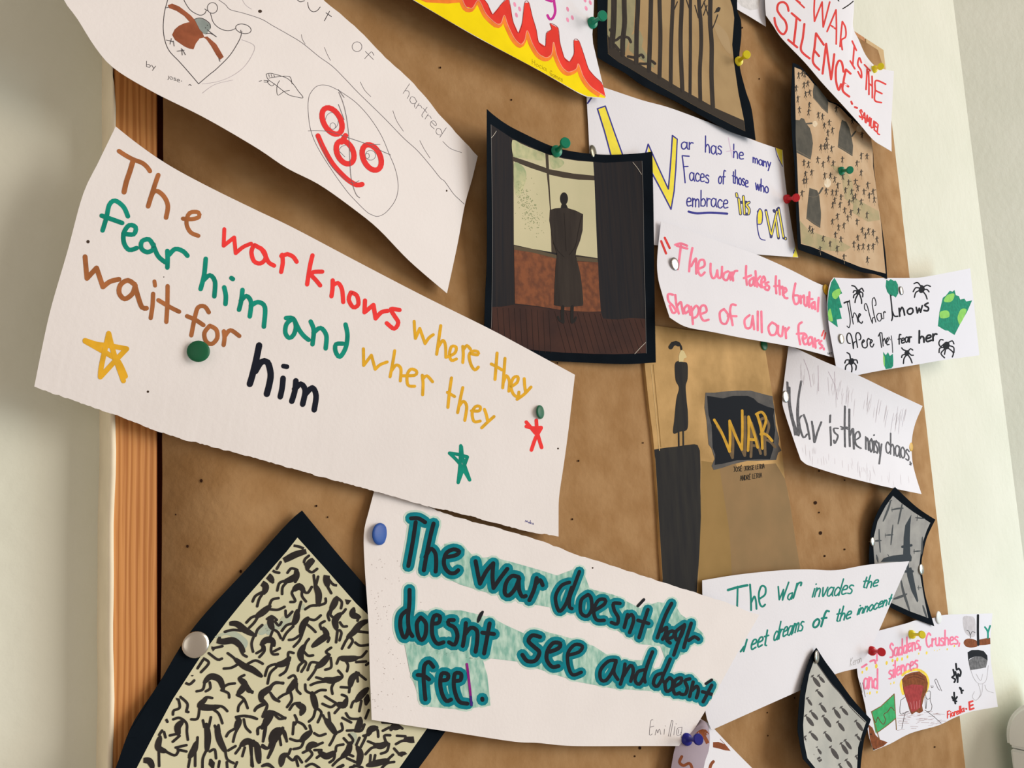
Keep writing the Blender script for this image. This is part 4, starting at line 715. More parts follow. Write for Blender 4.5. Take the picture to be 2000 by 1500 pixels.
figs = {V1: ['640,505 520,540 420,590 350,625;475,448 560,465 650,510;360,620 320,690;350,600 300,650', '700,590 650,640 630,690;600,620 610,590 650,555;610,640 640,680;630,695 680,725 735,690', '520,700 520,760 460,800 400,820;430,730 470,685 530,700;540,730 540,770 510,825;390,815 345,840 325,912;420,830 380,880 375,948', '840,720 830,800 845,870;835,860 880,940;850,790 900,850 960,860',
 '490,910 550,870 600,915;500,900 475,940 510,1020 460,1030;580,920 580,970 620,1025;600,925 640,935 680,875', '715,860 750,950 745,1060;715,860 705,800 700,755;725,850 745,770;735,1065 670,1070 612,1105;755,1065 820,1040 822,995', '150,825 205,870 190,940;165,930 100,970 72,1025;185,930 140,1000 118,1075', '935,985 910,1050 875,1110;940,985 988,1030 980,1095;880,1100 845,1160 860,1218;885,1110 870,1160 895,1185',
 '250,1075 170,1140 110,1180;240,1085 270,1010 338,990;250,1105 330,1110 400,1080;120,1170 60,1190 8,1242;130,1175 90,1240 35,1297', '530,1120 520,1200 490,1260;410,1120 420,1185 480,1130;545,1130 555,1080 570,1028;490,1250 420,1270 372,1328;490,1280 420,1350 382,1420', '265,1180 255,1250 280,1310;220,1205 270,1178 320,1215;300,1230 340,1272 368,1238;280,1310 330,1340 362,1402;275,1330 255,1385',
 '640,1195 590,1270 570,1360;640,1200 710,1215 772,1168;630,1260 680,1300 718,1338;585,1350 500,1410 445,1420;580,1365 550,1430 495,1490', '975,1150 920,1220 935,1310;960,1170 1000,1140 1028,1105;970,1240 1000,1280 1040,1280;945,1320 930,1445;965,1320 985,1350 965,1425', '1110,1100 1100,1160 1170,1185;1165,1180 1150,1222', '800,1300 830,1370 760,1430 690,1485;780,1310 765,1260 812,1228;840,1380 860,1400 845,1440',
 '1250,1225 1180,1260 1110,1340 1050,1390;1080,1360 1030,1430 990,1510;1140,1330 1260,1345;1070,1390 1100,1430 1060,1500', '200,740 250,780 278,825;250,685 300,720 345,730', '1060,975 1048,1040;1000,905 1040,945'],
 VA: ['1410,15 1490,20 1570,80 1660,130;1750,30 1700,80 1680,140;1365,100 1450,80 1540,90;1670,130 1640,220 1655,305', '1240,180 1340,200 1450,190 1520,240 1560,300;1320,195 1310,150 1325,95;1520,270 1550,330 1590,355', '1740,230 1790,185 1850,190 1870,240;1690,320 1750,280 1745,220;1720,360 1770,300 1770,250;1850,220 1840,290 1860,330 1910,330;1870,300 1930,270', '1250,270 1150,310 1125,360;1240,270 1340,248;1200,320 1290,385 1335,375;1140,370 1200,420 1120,515;1140,390 1085,475',
 '1470,380 1560,450 1650,490 1740,555;1395,320 1460,370 1490,410;1355,478 1430,470 1490,440;1600,430 1680,395 1755,428', '1155,620 1220,560 1310,590 1350,690;1160,600 1140,690 1075,712;1210,620 1215,680 1170,712;1350,670 1400,640 1468,630;1330,700 1400,730 1410,775', '1540,590 1570,650 1500,740;1565,545 1510,580 1540,630;1590,650 1600,710 1650,715;1490,750 1560,790 1600,885;1560,800 1510,860 1500,915', '1840,670 1750,740 1740,790;1830,680 1880,630 1965,625;1840,740 1870,790 1925,815;1740,780 1800,860 1760,950;1790,840 1700,880 1672,912',
 '950,640 900,710 880,790;940,610 1000,640 1050,600;910,770 980,840 970,920 990,925;890,800 900,880 840,910 832,950', '1170,790 1110,860 1200,880 1300,870;1130,820 1170,775 1235,780;1105,880 1085,990 1020,1000;1260,860 1340,870 1390,915;1230,890 1300,940 1340,1040', '1490,990 1510,1010 1480,1100;1480,975 1580,965 1695,995;1480,1090 1410,1130 1380,1175;1500,1090 1470,1150 1450,1230;1560,1000 1580,1080 1628,1132', '1850,950 1800,1020 1750,1090;1755,975 1830,920 1900,940 1985,990;1760,1080 1710,1090 1705,1150;1790,1060 1770,1130 1760,1220',
 '930,1020 880,1080 890,1160;835,1000 900,985 970,1040 975,1130 985,1210;870,1150 800,1165;900,1170 830,1230', '1175,1050 1190,1180 1180,1320;1140,1010 1155,1080;1222,978 1200,1080;1180,1310 1140,1400 1135,1500;1210,1330 1260,1310 1275,1400', '1280,1080 1310,1210 1370,1330;1262,1065 1290,1140;1300,1060 1310,1130;1400,1320 1475,1275;1370,1330 1390,1410 1455,1450', '1530,1270 1600,1225 1680,1270;1520,1290 1475,1350;1570,1290 1545,1378;1640,1290 1640,1475;1685,1290 1700,1370 1725,1440',
 '1960,1090 1900,1170 1860,1250;1950,1100 1998,1210;1870,1250 1800,1300 1745,1280;1880,1240 1850,1320 1810,1395', '700,1180 680,1290 760,1330;720,1115 690,1160;740,1130 755,1185;685,1290 690,1480;740,1320 850,1370 890,1320;860,1290 970,1265;880,1310 970,1330', '1070,1240 1050,1310 1000,1390;1085,1185 1080,1260;1060,1330 1060,1480;1010,1380 990,1490', '520,1420 590,1430 625,1500;540,1350 500,1400', '1220,1420 1240,1490;1310,1430 1300,1490;1385,1440 1390,1500;1490,1440 1470,1490', '1030,470 1030,545', '730,940 775,1025', '1750,1480 1800,1470 1850,1490', '660,1100 620,1170;790,850 800,870'],
 VB: ['430,350 380,400 300,420;415,345 420,295 468,302;290,410 220,440 190,525;300,440 240,500 215,600;420,400 390,480 335,520', '570,230 535,310 550,380;575,240 590,200 618,165;570,290 610,328 658,325;545,370 590,400 545,485;560,390 520,430 510,475', '810,330 750,400 690,440;820,320 785,290 835,250;830,350 835,440 778,465;710,400 640,395 605,470;700,430 660,500 612,562', '1090,350 1000,360 920,350;1080,345 1130,340 1180,285;1080,390 1175,385;910,355 890,405;970,370 1000,420 990,480', '920,540 850,570 760,560;905,570 945,530 905,475;790,580 700,590 635,615;760,560 690,540;870,580 840,640 848,700',
 '1100,500 1040,550 1020,630;1080,490 1120,520 1172,562;1090,530 1095,580;1010,640 930,635;1015,650 1010,685', '650,690 670,770 690,850;650,700 590,670 582,610;680,690 730,665 782,665;680,860 660,930 618,972;710,850 740,890 705,978', '490,560 460,620 410,680;495,560 470,520 420,545;500,600 500,660 535,700;420,690 370,710 325,740;440,690 450,760 405,830', '240,650 160,700 150,770;230,640 290,590 365,600;240,690 280,740 325,772;170,780 210,810 175,900;160,800 110,830 88,862', '500,800 560,840 540,900;430,855 470,800 530,790;480,910 500,960 480,1000;470,980 460,1095;500,970 560,1000 590,1042', '980,760 960,810 890,800;940,710 985,730 990,780;880,790 830,760 775,725;880,800 830,830 750,798;930,820 870,888',
 '1190,650 1130,710 1080,770;1090,760 1050,780 1030,832;1130,770 1110,870', '260,890 210,950 180,1020;165,920 230,870 290,900;280,900 330,945 388,935;180,1010 120,1040 118,1095;200,1000 190,1080 170,1165', '330,1040 280,1080 240,1160;330,1040 380,1070 402,1165;330,1120 345,1200;250,1150 220,1230 165,1200;270,1150 250,1240 218,1325', '640,1070 590,1110 540,1160;625,1010 640,1060;670,1085 720,1110 780,1092;560,1150 500,1160 435,1140;570,1150 540,1220 468,1240', '780,950 840,1030 880,1090;755,910 780,960;812,885 825,980;890,1080 945,1050 935,990;880,1080 850,1150 820,1202', '1120,940 1110,1000 1080,1060;980,890 1020,940 1120,945;945,935 1030,980;1080,1055 990,1060;1070,1065 1130,1060 1160,1000',
 '1280,1030 1220,1050 1200,1100;1270,1030 1290,1060 1295,1120;1200,1100 1150,1110;1190,1090 1165,1130', '1500,1030 1440,1025 1420,1050;1340,1062 1400,1030;1490,1010 1530,1040;1335,980 1430,985', '1380,1180 1320,1210 1260,1200;1370,1170 1355,1110 1412,1105;1270,1195 1195,1165;1290,1220 1230,1230 1170,1290;1400,1190 1380,1260 1322,1285', '1690,1140 1620,1150 1560,1140;1560,1115 1478,1110;1600,1160 1530,1160 1468,1192', '700,1200 640,1200 600,1250;690,1205 752,1178;610,1250 560,1275;610,1240 650,1290 590,1360', '870,1270 790,1310 720,1270;880,1260 890,1210 955,1195;740,1250 672,1250;740,1290 695,1325;870,1290 860,1340 820,1370',
 '1020,1180 1000,1260 940,1320;1010,1100 1048,1150 1025,1200;958,1135 1000,1180;960,1310 900,1350 850,1400;1000,1290 1050,1310', '1090,1220 1120,1290 1100,1400;1112,1130 1080,1200;1170,1130 1125,1220;1080,1370 990,1330;1100,1400 1020,1420', '400,1290 360,1320 345,1400;420,1290 440,1240;400,1300 460,1350 500,1310 550,1370;490,1330 512,1405', '1500,1290 1550,1300 1520,1390;1450,1235 1500,1290', '1390,1350 1270,1380 1190,1400;1440,1295 1380,1350;1220,1300 1215,1370;1265,1300 1250,1370;1450,1365 1380,1380 1330,1425', '170,1400 220,1385 270,1425', '590,1410 650,1385 720,1425', '1190,720 1175,800;1200,860 1170,940', '1175,420 1200,400', '950,1400 900,1425;1060,1400 1140,1420', '1070,200 1120,230 1210,220', '60,1180 110,1210 130,1370;40,1170 70,1410;0,1160 80,1160', '0,920 60,925 108,945', '0,590 30,640 65,690']}
PR = pts('581,1054 636,1114 695,1181 716,1201 800,1303 859,1383 832,1421 777,1500 720,1580 600,1600 243,1600 253,1545 270,1500 303,1436 341,1365 393,1286 445,1217 483,1170 560,1080')
def inside(p):
    c = False; x, y = p[0], p[1]
    for (x0, y0), (x1, y1) in zip(PR, PR[1:]+PR[:1]):
        if (y0 > y) != (y1 > y) and x < (x1-x0)*(y-y0)/(y1-y0)+x0: c = not c
    return c
fm = mat('print_figure', (42, 37, 34), .8, 0, (52, 46, 42), 90, spec=.12, x=500)
for z, L in figs.items():
    for s in L:
        V2, Fs = [], []
        for i, part in enumerate(s.split(';')):
            p = smooth(pts(part, z), 2.2); big = i == 0 and s.count(';') > 0
            stamp(V2, Fs, p, 13.2 if big else 5.2, 1 if big else 0, .5)
        Fs = [f for f in Fs if all(inside(V2[i]) for i in f)]
        emit(rf, 'painted_figure', V2, Fs, fm, 3)
fill(rf, 'card_scrap', '243,1441 262,1416 290,1370 300,1380 268,1440', None, card, 2)

# ---- clown sheet, upper left
cl = Sheet('drawn_sheet', '330,-330 480,-170 600,-40 632,0 700,58 756,116 800,155 857,222 900,270 933,305', '933,305 922,350 908,400 893,480 873,573', '873,573 800,510 742,450 700,415 626,362 560,328 500,288 400,230 300,180 225,135 188,95 150,35 125,0 90,-80 60,-190', '60,-190 200,-270 330,-330', (18, 8, 6, 22), (4, 0, 12, 0), paper, nu=70, nv=30, torn=(0,), seed=4)
tag(cl.o, 'large white sheet with a bird, a clown face and ringed red eyes, top left', 'drawing')
pn = ink('black_pen', (70, 64, 66), 400, .1); pn2 = ink('grey_pencil', (112, 104, 106), 600, .1)
strokes(cl, 'pen_drawing', '1318,-40 1310,0 1285,100 1276,220 1290,320 1325,400 1400,480 1480,570 1552,655;1552,655 1640,580 1690,540 1790,440 1850,350 1880,290 1890,245', A0, 1.3, pn, 1)
strokes(cl, 'pen_drawing', '1430,-30 1445,15 1490,80 1560,118 1600,105 1612,80;1600,70 1625,85;'+ell(1660, 62, 40, 42)+';1645,105 1665,170 1700,210 1750,235 1800,238 1842,222;'+ell(1902, 225, 62, 36, .25)+';1882,235 1880,250', A0, 1.2, pn, 1)
strokes(cl, 'pencil_line', '1890,310 1985,355 1970,430 1900,530 1800,600 1690,640 1580,655;1580,728 1680,660 1820,625;1895,0 1920,40 1965,72', A0, .7, ink('light_pencil', (180, 168, 170), 500), 1)
bb = ink('bird_brown', (150, 84, 56), 400, .15)
fill(cl, 'bird_body', '1482,172 1440,182 1400,200 1365,230 1345,272 1368,312 1440,362 1480,380 1512,385 1530,340 1560,300 1598,292 1580,250 1560,215 1525,160', A0, bb, 1)
fill(cl, 'bird_wing', '1312,40 1345,28 1400,50 1450,88 1490,120 1525,158 1505,182 1480,170 1440,125 1380,85 1320,62', A0, bb, 1); fill(cl, 'bird_wing', '1590,290 1620,285 1650,310 1690,345 1720,395 1748,445 1718,468 1690,430 1650,360 1615,310', A0, bb, 1)
fill(cl, 'bird_head', '1522,155 1550,140 1590,150 1640,190 1645,222 1612,268 1590,262 1560,230', A0, ink('bird_grey', (142, 148, 140), 400, .1), 2)
strokes(cl, 'bird_lines', '1520,150 1560,140 1600,152 1640,185 1645,220;1620,232 1692,288;1612,262 1650,262 1690,285;1620,195 1622,200;1605,215 1608,220;1300,312 1355,325;1340,300 1330,345;1355,320 1362,360;1385,400 1440,392;1420,378 1425,430;1425,385 1450,428;1300,60 1320,55;1712,455 1720,480', A0, 1.1, pn, 3)
word(cl, 'by', A0, (1140, 522), (1215, 540), 24, 1.0, pn); word(cl, 'jose', A0, (1305, 608), (1405, 645), 22, .8, pn); strokes(cl, 'written_word', '1418,632 1420,634;1475,665 1485,660 1495,668', A0, 1.2, pn)
strokes(cl, 'pen_drawing', '-90,0 -40,35 0,75 100,102 240,148 330,200 440,262 560,335 690,440 800,520 900,620 1000,725 1200,920 1350,1075 1460,1175 1560,1290 1640,1390 1675,1418 1740,1510 1790,1560 1838,1603', B0, 1.0, pn2, 1)
strokes(cl, 'pen_drawing', '850,708 760,668 680,672 625,730 608,800 612,920 635,1040 690,1165 800,1340 900,1480 960,1550 1060,1650 1110,1680 1155,1690 1215,1660 1280,1580 1308,1500 1308,1410 1285,1310 1240,1200 1180,1060 1090,920 980,800 850,708', B0, .95, pn2, 1)
rr = ink('red_thick', (228, 58, 54), 600, .06)
strokes(cl, 'red_ring', ell(795, 945, 66, 112, -.5)+';'+ell(897, 1190, 62, 96, -.45)+';'+ell(1105, 1230, 66, 106, -.45)+';900,1060 870,1110', B0, 10.5, rr, 2); strokes(cl, 'red_smile', '685,1060 730,1160 800,1280 880,1370 940,1420 990,1445 1030,1440', B0, 9.5, rr, 2)
strokes(cl, 'pencil_eye', ell(793, 945, 50, 66)+';'+ell(800, 985, 22, 26)+';'+ell(1095, 1213, 40, 38)+';'+ell(1070, 1218, 16, 20)+';915,1130 870,1145 850,1175 870,1200 895,1225', B0, .9, pn2, 1)
strokes(cl, 'pencil_line', '848,720 880,800 905,900 925,1050 932,1200 940,1350 955,1440 985,1520 1012,1545;610,1022 680,1020 780,1030 930,1078 1080,1130 1150,1165 1252,1210;1090,1130 1170,1128;845,815 890,935;690,1080 780,1280 900,1400 960,1430 1005,1412;845,700 890,762', B0, .9, pn2, 3)
strokes(cl, 'pen_drawing', '280,578 310,572 350,580 440,610 490,655 530,710 568,762 520,758 460,742 400,700 350,660 300,625 285,600 280,578;300,610 380,598 440,595 470,605 482,655;300,580 305,600;318,580 325,600;340,585 345,600;385,630 365,670 370,742 420,715 462,706;290,630 295,650 325,672 345,655;262,628 298,632 292,642 262,640;225,635 245,630', B0, 1, pn, 1)
strokes(cl, 'written_word', '520,-5 545,14 580,5;605,18 612,60 640,90 675,85 702,55;775,88 735,162;748,100 790,130', B0, 1.3, pn, 1)
strokes(cl, 'written_word', ell(990, 365, 38, 38, .5)+';1122,432 1105,405 1085,420 1050,458;1055,402 1118,465', B0, 1.0, pn2, 1)
word(cl, 'hartred', B0, (1345, 722), (1640, 1075), 48, .9, pn2, up=(.55, -.85))
strokes(cl, 'pencil_tick', '555,270 562,305 585,345;735,370 755,420 782,472;1015,640 1050,705 1098,755;1270,865 1300,945 1352,1025;1480,1098 1515,1165 1560,1235;1660,1105 1720,1160 1808,1192', B0, .8, pn2, 1)
fill(cl, 'pin_hole', ellf(232, 88, 15, 13), B0, speck, 1); fill(cl, 'pin_hole', ellf(1690, 1490, 6, 8), B0, speck, 1)

# ---- doesn't hear sheet
dh = Sheet('written_sheet', '732,955 780,966 840,992 912,1016 1025,1047 1150,1090 1291,1136 1372,1161 1483,1201', '1483,1201 1430,1294 1386,1374 1336,1457', '1336,1457 1250,1457 1120,1457 1050,1451 1000,1448 870,1428 726,1406', '726,1406 722,1300 720,1220 712,1100 711,1040 720,1000 732,955', (4, 15, 10, 9), (0, 0, 0, 1), paper, nu=110, nv=34, torn=(0,), seed=8)
tag(dh.o, 'white sheet in black letters ringed with teal marker, ending in feel', 'sheet of paper')
bkt = ink('black_marker', (32, 34, 38), 1000, .08)
jobs = [(FZ, ['515,262 585,262 652,300;560,300 535,470 512,600 488,728', '735,312 705,430 670,600 640,770;655,640 705,560 750,600 760,690 755,782', '868,640 955,620 985,585 930,565 862,600 835,680 850,750 895,795 945,795 975,768', '1145,680 1165,790 1188,900;1188,900 1250,780 1318,700;1318,700 1310,830 1320,942;1320,942 1390,840 1455,755', '1565,835 1500,825 1445,890 1430,990 1470,1015 1530,950 1572,850;1565,860 1570,960 1600,1025 1635,1020', '1742,845 1715,960 1670,1062;1735,900 1775,865 1800,915']),
  (G, ['292,130 255,230 225,310 222,375 240,388;222,205 165,230 125,310 150,405 195,360 238,240', '352,290 305,330 302,415 345,440 378,390 372,310 352,290', '400,400 468,355 470,325 425,330 392,400 410,465 465,470', '575,352 530,352 535,400 562,450 555,495 515,485', '628,430 605,520;620,460 655,430 670,470 642,555', '770,395 735,500 708,590;700,470 775,492', '935,352 890,440 835,592;865,545 900,520 890,570 872,602', '902,600 945,585 952,548 920,550 898,600 925,628', '1020,505 965,550 968,605 1000,580 1025,510;1025,500 985,610 950,712', '1072,490 1040,590 1020,660;1055,610 1095,585 1122,602']),
  (H, ['500,-140 498,0 485,130 495,250 528,312;475,62 420,115 410,220 440,320 470,310 492,230', '610,130 572,190 585,310 620,350 655,300 660,190 610,130', '730,190 785,180 795,120 745,112 720,190 725,310 770,385 832,372', '932,155 885,158 880,195 940,230 968,310 940,395 885,372', '1050,185 1040,290 1020,408;1045,290 1100,230 1158,260 1160,360 1145,465', '1282,188 1262,300 1228,482;1210,278 1325,292', '1775,320 1700,305 1662,360 1720,420 1768,470 1730,550 1650,555 1602,495', '1872,465 1955,430 1970,385 1905,378 1850,450 1840,540 1890,610 1955,605']),
  (G, ['208,715 290,690 312,650 260,640 212,700 215,790 245,850 305,832', '548,750 495,755 440,815 440,880 475,890 520,830 548,760;545,760 532,830 560,882', '610,775 600,840 578,915;598,860 648,785 668,820 650,895', '802,690 770,770 745,860 750,900;745,815 700,830 680,890 710,915 745,860', '925,740 900,800 870,870 880,900;868,840 828,855 808,910 835,930 868,880', '920,870 890,910 900,965 935,945 942,890 920,870', '955,930 998,905 1002,872 965,885 945,940 960,985 990,975', '1062,878 1028,892 1045,940 1030,985 1000,985', '1085,900 1060,1002;1075,960 1110,930 1122,960 1108,1010', '1215,922 1185,980 1155,1038;1150,968 1222,988']),
  (H, ['732,612 690,565 645,600 638,720 645,830 655,930;580,692 640,700 690,735', '808,745 868,735 875,685 815,680 800,780 820,880 860,945 905,932', '948,750 998,740 1002,680 945,678 932,780 950,880 990,955 1065,972', '1210,922 1212,935'])]
halo1, halo2, tealm = ink('halo_pale', (192, 212, 196), 1000, .06, 200), mat('halo_hatch', (188, 212, 194), .8, 0, (132, 178, 160), 330, x=1000, stretch=(1, 1, .45)), ink('teal_thick', (4, 122, 132), 1000, .12, 220)
for nm, w, m_, ly in (('halo_wash', 31, halo1, 1), ('teal_outline', 23, tealm, 3), ('written_letter', 8, bkt, 4)):
    for z, L in jobs:
        for s in L:
            k = .86 if z is G and L is jobs[3][1] else (.88 if z is G else 1)
            strokes(dh, nm, s, z, w*k, m_, ly, step=3)
strokes(dh, 'written_letter', '1215,75 1190,115 1168,172', H, 7.5, bkt, 4, taper=1, thin=.6); strokes(dh, 'written_letter', '742,325 700,370', G, 5.5, bkt, 4); strokes(dh, 'written_letter', '1215,885 1175,912', G, 5.5, bkt, 4)
strokes(dh, 'written_letter', '1060,585 1075,700 1092,850 1105,985', H, 4.8, ink('purple_marker', (140, 34, 124), 900), 5); strokes(dh, 'written_letter', '1098,905 1105,985', H, 4.8, ink('violet_marker', (70, 40, 120), 900), 6)
for s in ('868,1062 905,1066 928,1090 962,1088 1000,1098 1050,1112 1088,1124 1120,1112 1140,1118 1152,1150 1200,1162 1250,1188 1285,1176 1318,1180 1330,1200 1352,1216 1374,1238 1335,1278 1300,1290 1290,1262 1250,1258 1200,1228 1150,1215 1120,1200 1085,1188 1040,1180 1000,1165 960,1160 900,1142 870,1128',
          '800,1196 850,1192 900,1192 960,1206 990,1222 1030,1240 1060,1232 1120,1248 1160,1262 1200,1288 1262,1290 1290,1318 1340,1325 1385,1345 1392,1372 1340,1366 1280,1350 1200,1345 1130,1332 1080,1316 1010,1292 960,1286 940,1290 860,1280 800,1262',
          '786,1236 860,1262 940,1278 952,1320 958,1378 900,1386 835,1380 815,1352 800,1310'):
    fill(dh, 'halo_hatching', s, None, halo2, 2)
strokes(dh, 'written_name', '805,1165 790,1170 780,1268 800,1262;785,1215 812,1208;820,1270 830,1232 838,1255 850,1228 860,1265;885,1228 882,1265;890,1205 892,1208;912,1278 935,1168 945,1172 925,1280;958,1210 950,1270;965,1190 968,1194;1005,1215 975,1225 972,1270 1000,1262 1008,1215;1000,1250 1002,1290;985,1230 980,1260', G, .9, ink('grey_pencil', (112, 104, 106), 1200), 1)
fill(dh, 'pin_hole', ellf(384, 104, 6, 6), G, speck, 1)
rs = random.Random(12); V2, Fs = [], []
for _ in range(90):
    x = 725+abs(rs.gauss(0, 40)); y = rs.uniform(1090, 1400); stamp(V2, Fs, [(x, y), (x+rs.uniform(-1.5, 1.5), y+rs.uniform(-1, 1))], rs.uniform(.5, 1.1))
emit(dh, 'dirt_specks', V2, Fs, ink('dirt', (170, 155, 145), 700), 1)['kind'] = 'stuff'

# ---- war knows sheet
kn = Sheet('written_sheet', '226,247 265,278 310,310 355,337 422,372 500,410 575,446 700,512 825,577 950,639 1020,676 1123,732', '1123,732 1112,826 1105,880 1100,915 1092,970 1091,1010 1091,1048', '1091,1048 1025,1036 912,1006 825,986 732,959 650,937 537,906 462,885 400,869 322,847 212,806 150,785 67,755', '67,755 82,680 100,600 132,490 162,380 192,317 226,247', (13, 13, 9, 8), (0, 0, -1, 3), paper, nu=230, nv=26, torn=(2,), seed=3)
tag(kn.o, 'large torn-edged white sheet in brown, red, green, yellow and black letters with stars', 'sheet of paper')
ib = ink('brown_felt', (164, 100, 58), 350, .16, 120); ir = ink('red_felt', (238, 62, 58), 550, .06); iy = ink('yellow_felt', (224, 168, 46), 850, .1, 150); ig = ink('green_felt', (22, 134, 112), 450, .14, 120); ik = ink('black_felt', (28, 30, 40), 550, .06)
def wr_(z, L, w, m_):
    for s in L: strokes(kn, 'written_letter', s, z, w, m_, 1)
wr_(A, ['930,280 975,310 1040,345 1110,372 1150,405 1172,437'], 8.6, ib); wr_(A, ['1042,350 1015,440 988,520 970,600'], 10, ib)
wr_(A, ['1237,468 1215,530 1180,640 1158,712;1172,660 1200,600 1235,595 1285,640 1312,710 1298,800'], 9, ib); wr_(A, ['1430,808 1500,812 1555,795 1550,760 1500,757 1470,780 1458,850 1490,915 1550,942'], 8.2, ib)
wr_(A, ['1753,890 1748,1020;1748,1020 1830,955;1830,955 1842,1078;1842,1078 1900,1030 1962,1003'], 7.6, ir)
wr_(B, ['182,718 165,770 185,840 235,858 275,820 260,760 190,715;240,740 275,800 300,850 342,875', '405,790 410,850 397,925;398,800 430,790 445,785 490,805 518,845', '642,795 622,880 600,1022;718,922 650,925 630,945 670,990 702,1030', '800,990 798,1060 790,1115;800,1030 840,1010 872,1060 882,1160', '942,1085 925,1140 960,1200 1000,1178 988,1108 942,1085', '1052,1148 1048,1240;1048,1240 1118,1182;1118,1182 1135,1288;1135,1288 1180,1240 1230,1228', '1322,1222 1255,1215 1280,1265 1312,1320 1280,1368 1222,1325'], 8.4, ir)
wr_(C, ['295,238 300,320 308,405;308,405 350,308;350,308 402,455;402,455 440,400 482,368', '555,280 535,420 515,560;530,490 575,425 600,470 605,590', '605,590 690,550 705,490 660,485 640,560 660,620 708,605', '770,482 775,560 770,640;772,520 810,475 845,510', '838,552 915,565 918,535 865,530 832,570 850,660 888,712 922,685', '1105,548 1095,680 1085,805;1048,655 1100,680 1152,712', '1182,600 1172,740 1160,888;1168,830 1195,770 1225,820 1220,920', '1228,885 1300,835 1308,780 1265,790 1240,870 1265,950 1310,975 1318,930', '1370,798 1375,870 1385,935;1436,880 1370,950 1300,1000',
        '105,525 85,650 60,780;75,720 120,665 165,700 160,820', '165,770 300,765 318,725 265,705 228,760 235,860 300,872', '375,765 382,850 378,955;380,800 420,770 475,828', '660,790 640,930 625,1078;620,932 690,972', '770,885 745,1000 720,1130;732,1070 775,1020 808,1070 790,1205', '855,1112 930,1112 940,1072 895,1070 862,1130 880,1215 940,1212', '982,1098 1000,1150 1012,1205;1075,1168 1010,1225 955,1278'], 6, iy)
wr_(D, ['1240,325 1242,455;1242,455 1302,375;1302,375 1332,485;1332,485 1370,450 1425,428'], 6, iy)
wr_(A, ['1000,790 965,715 900,668 855,700 832,800 802,900;795,785 880,815 955,842', '965,925 1045,930 1060,875 1010,860 968,920 970,1000 1010,1052 1068,1038', '1200,1020 1165,970 1110,985 1105,1040 1150,1070 1195,1050 1200,1010;1198,1015 1235,1100 1290,1148', '1308,1060 1310,1125 1308,1190;1322,1090 1370,1045 1430,1062 1465,1098', '1608,1122 1595,1250 1568,1358;1590,1290 1640,1250 1680,1300 1675,1415', '1752,1345 1765,1410 1762,1475', '1808,1272 1820,1280'], 9, ig)
wr_(B, ['95,1065 85,1150 68,1220;82,1150 125,1112 162,1160 152,1272;160,1190 215,1160 270,1200 262,1352'], 9, ig)
wr_(D, ['635,85 690,88 712,150 695,215 660,240 630,200 640,130 690,88;700,100 740,180 780,230 812,255', '828,112 852,180 842,290;850,200 905,162 950,220 945,322', '1100,135 1115,220 1100,320 1055,388 1022,345 1025,290 1080,285'], 8.8, ig)
wr_(A, ['665,1105 680,1275;680,1275 755,1193;755,1193 805,1342;805,1342 860,1300 930,1282', '1055,1325 1000,1290 942,1325 932,1390 975,1435 1035,1395 1058,1330;1052,1320 1080,1420 1110,1500 1145,1508'], 9.5, ib); wr_(E5, ['1197,95 1192,190 1178,285', '1310,35 1308,180 1300,315;1238,145 1330,200 1400,235', '1632,240 1600,195 1550,200 1525,270 1495,420;1462,270 1530,300 1590,340', '1640,345 1598,400 1610,465 1655,487 1698,440 1690,375 1640,345', '1750,388 1755,440 1748,495;1755,430 1800,380 1870,425'], 8.4, ib); wr_(A, ['1207,1298 1212,1332'], 7.6, ib)
wr_(D, ['425,298 400,420 370,540 352,600;395,500 440,430 490,430 515,520 505,600 485,678'], 12.5, ik); wr_(D, ['612,555 605,630 590,700', '712,575 705,650 680,735;702,640 750,600 785,650 765,758;785,680 840,630 870,690 855,802'], 11, ik); wr_(D, ['615,460 642,465'], 9.5, ik)
strokes(kn, 'drawn_star', '665,460 760,490 850,500 990,525;990,525 900,620 785,745;785,745 795,650 850,405;850,405 890,560 965,775;665,465 780,530 900,600 940,650 980,740', E5, 10, iy, 1)
strokes(kn, 'drawn_star', '1000,82 995,220 980,370;980,370 1020,260 1052,170;1052,170 980,150 912,140;912,140 990,220 1070,350;1070,350 1020,200 1005,90', E4, 6.6, ig, 1)
strokes(kn, 'drawn_star', '1488,1205 1500,1330 1540,1470;1535,1275 1460,1280 1390,1265;1390,1222 1480,1330;1535,1280 1480,1380 1440,1495;1480,1290 1500,1350', C, 7.2, ir, 1)
strokes(kn, 'written_name', '1503,678 1508,664 1514,678 1520,668 1524,682;1534,676 1528,682 1533,688 1538,678 1538,688;1545,664 1544,692;1554,680 1546,686 1556,694;1564,686 1560,694 1568,698 1568,688', E4, .8, ink('navy_pen', (46, 50, 130), 1000), 1)
for x, y, r in ((172, 472, 3.2), (289, 765, 2.3), (1090, 876, 1.8), (320, 541, 1)): fill(kn, 'pin_hole', ellf(x, y, r, r), None, speck, 1)

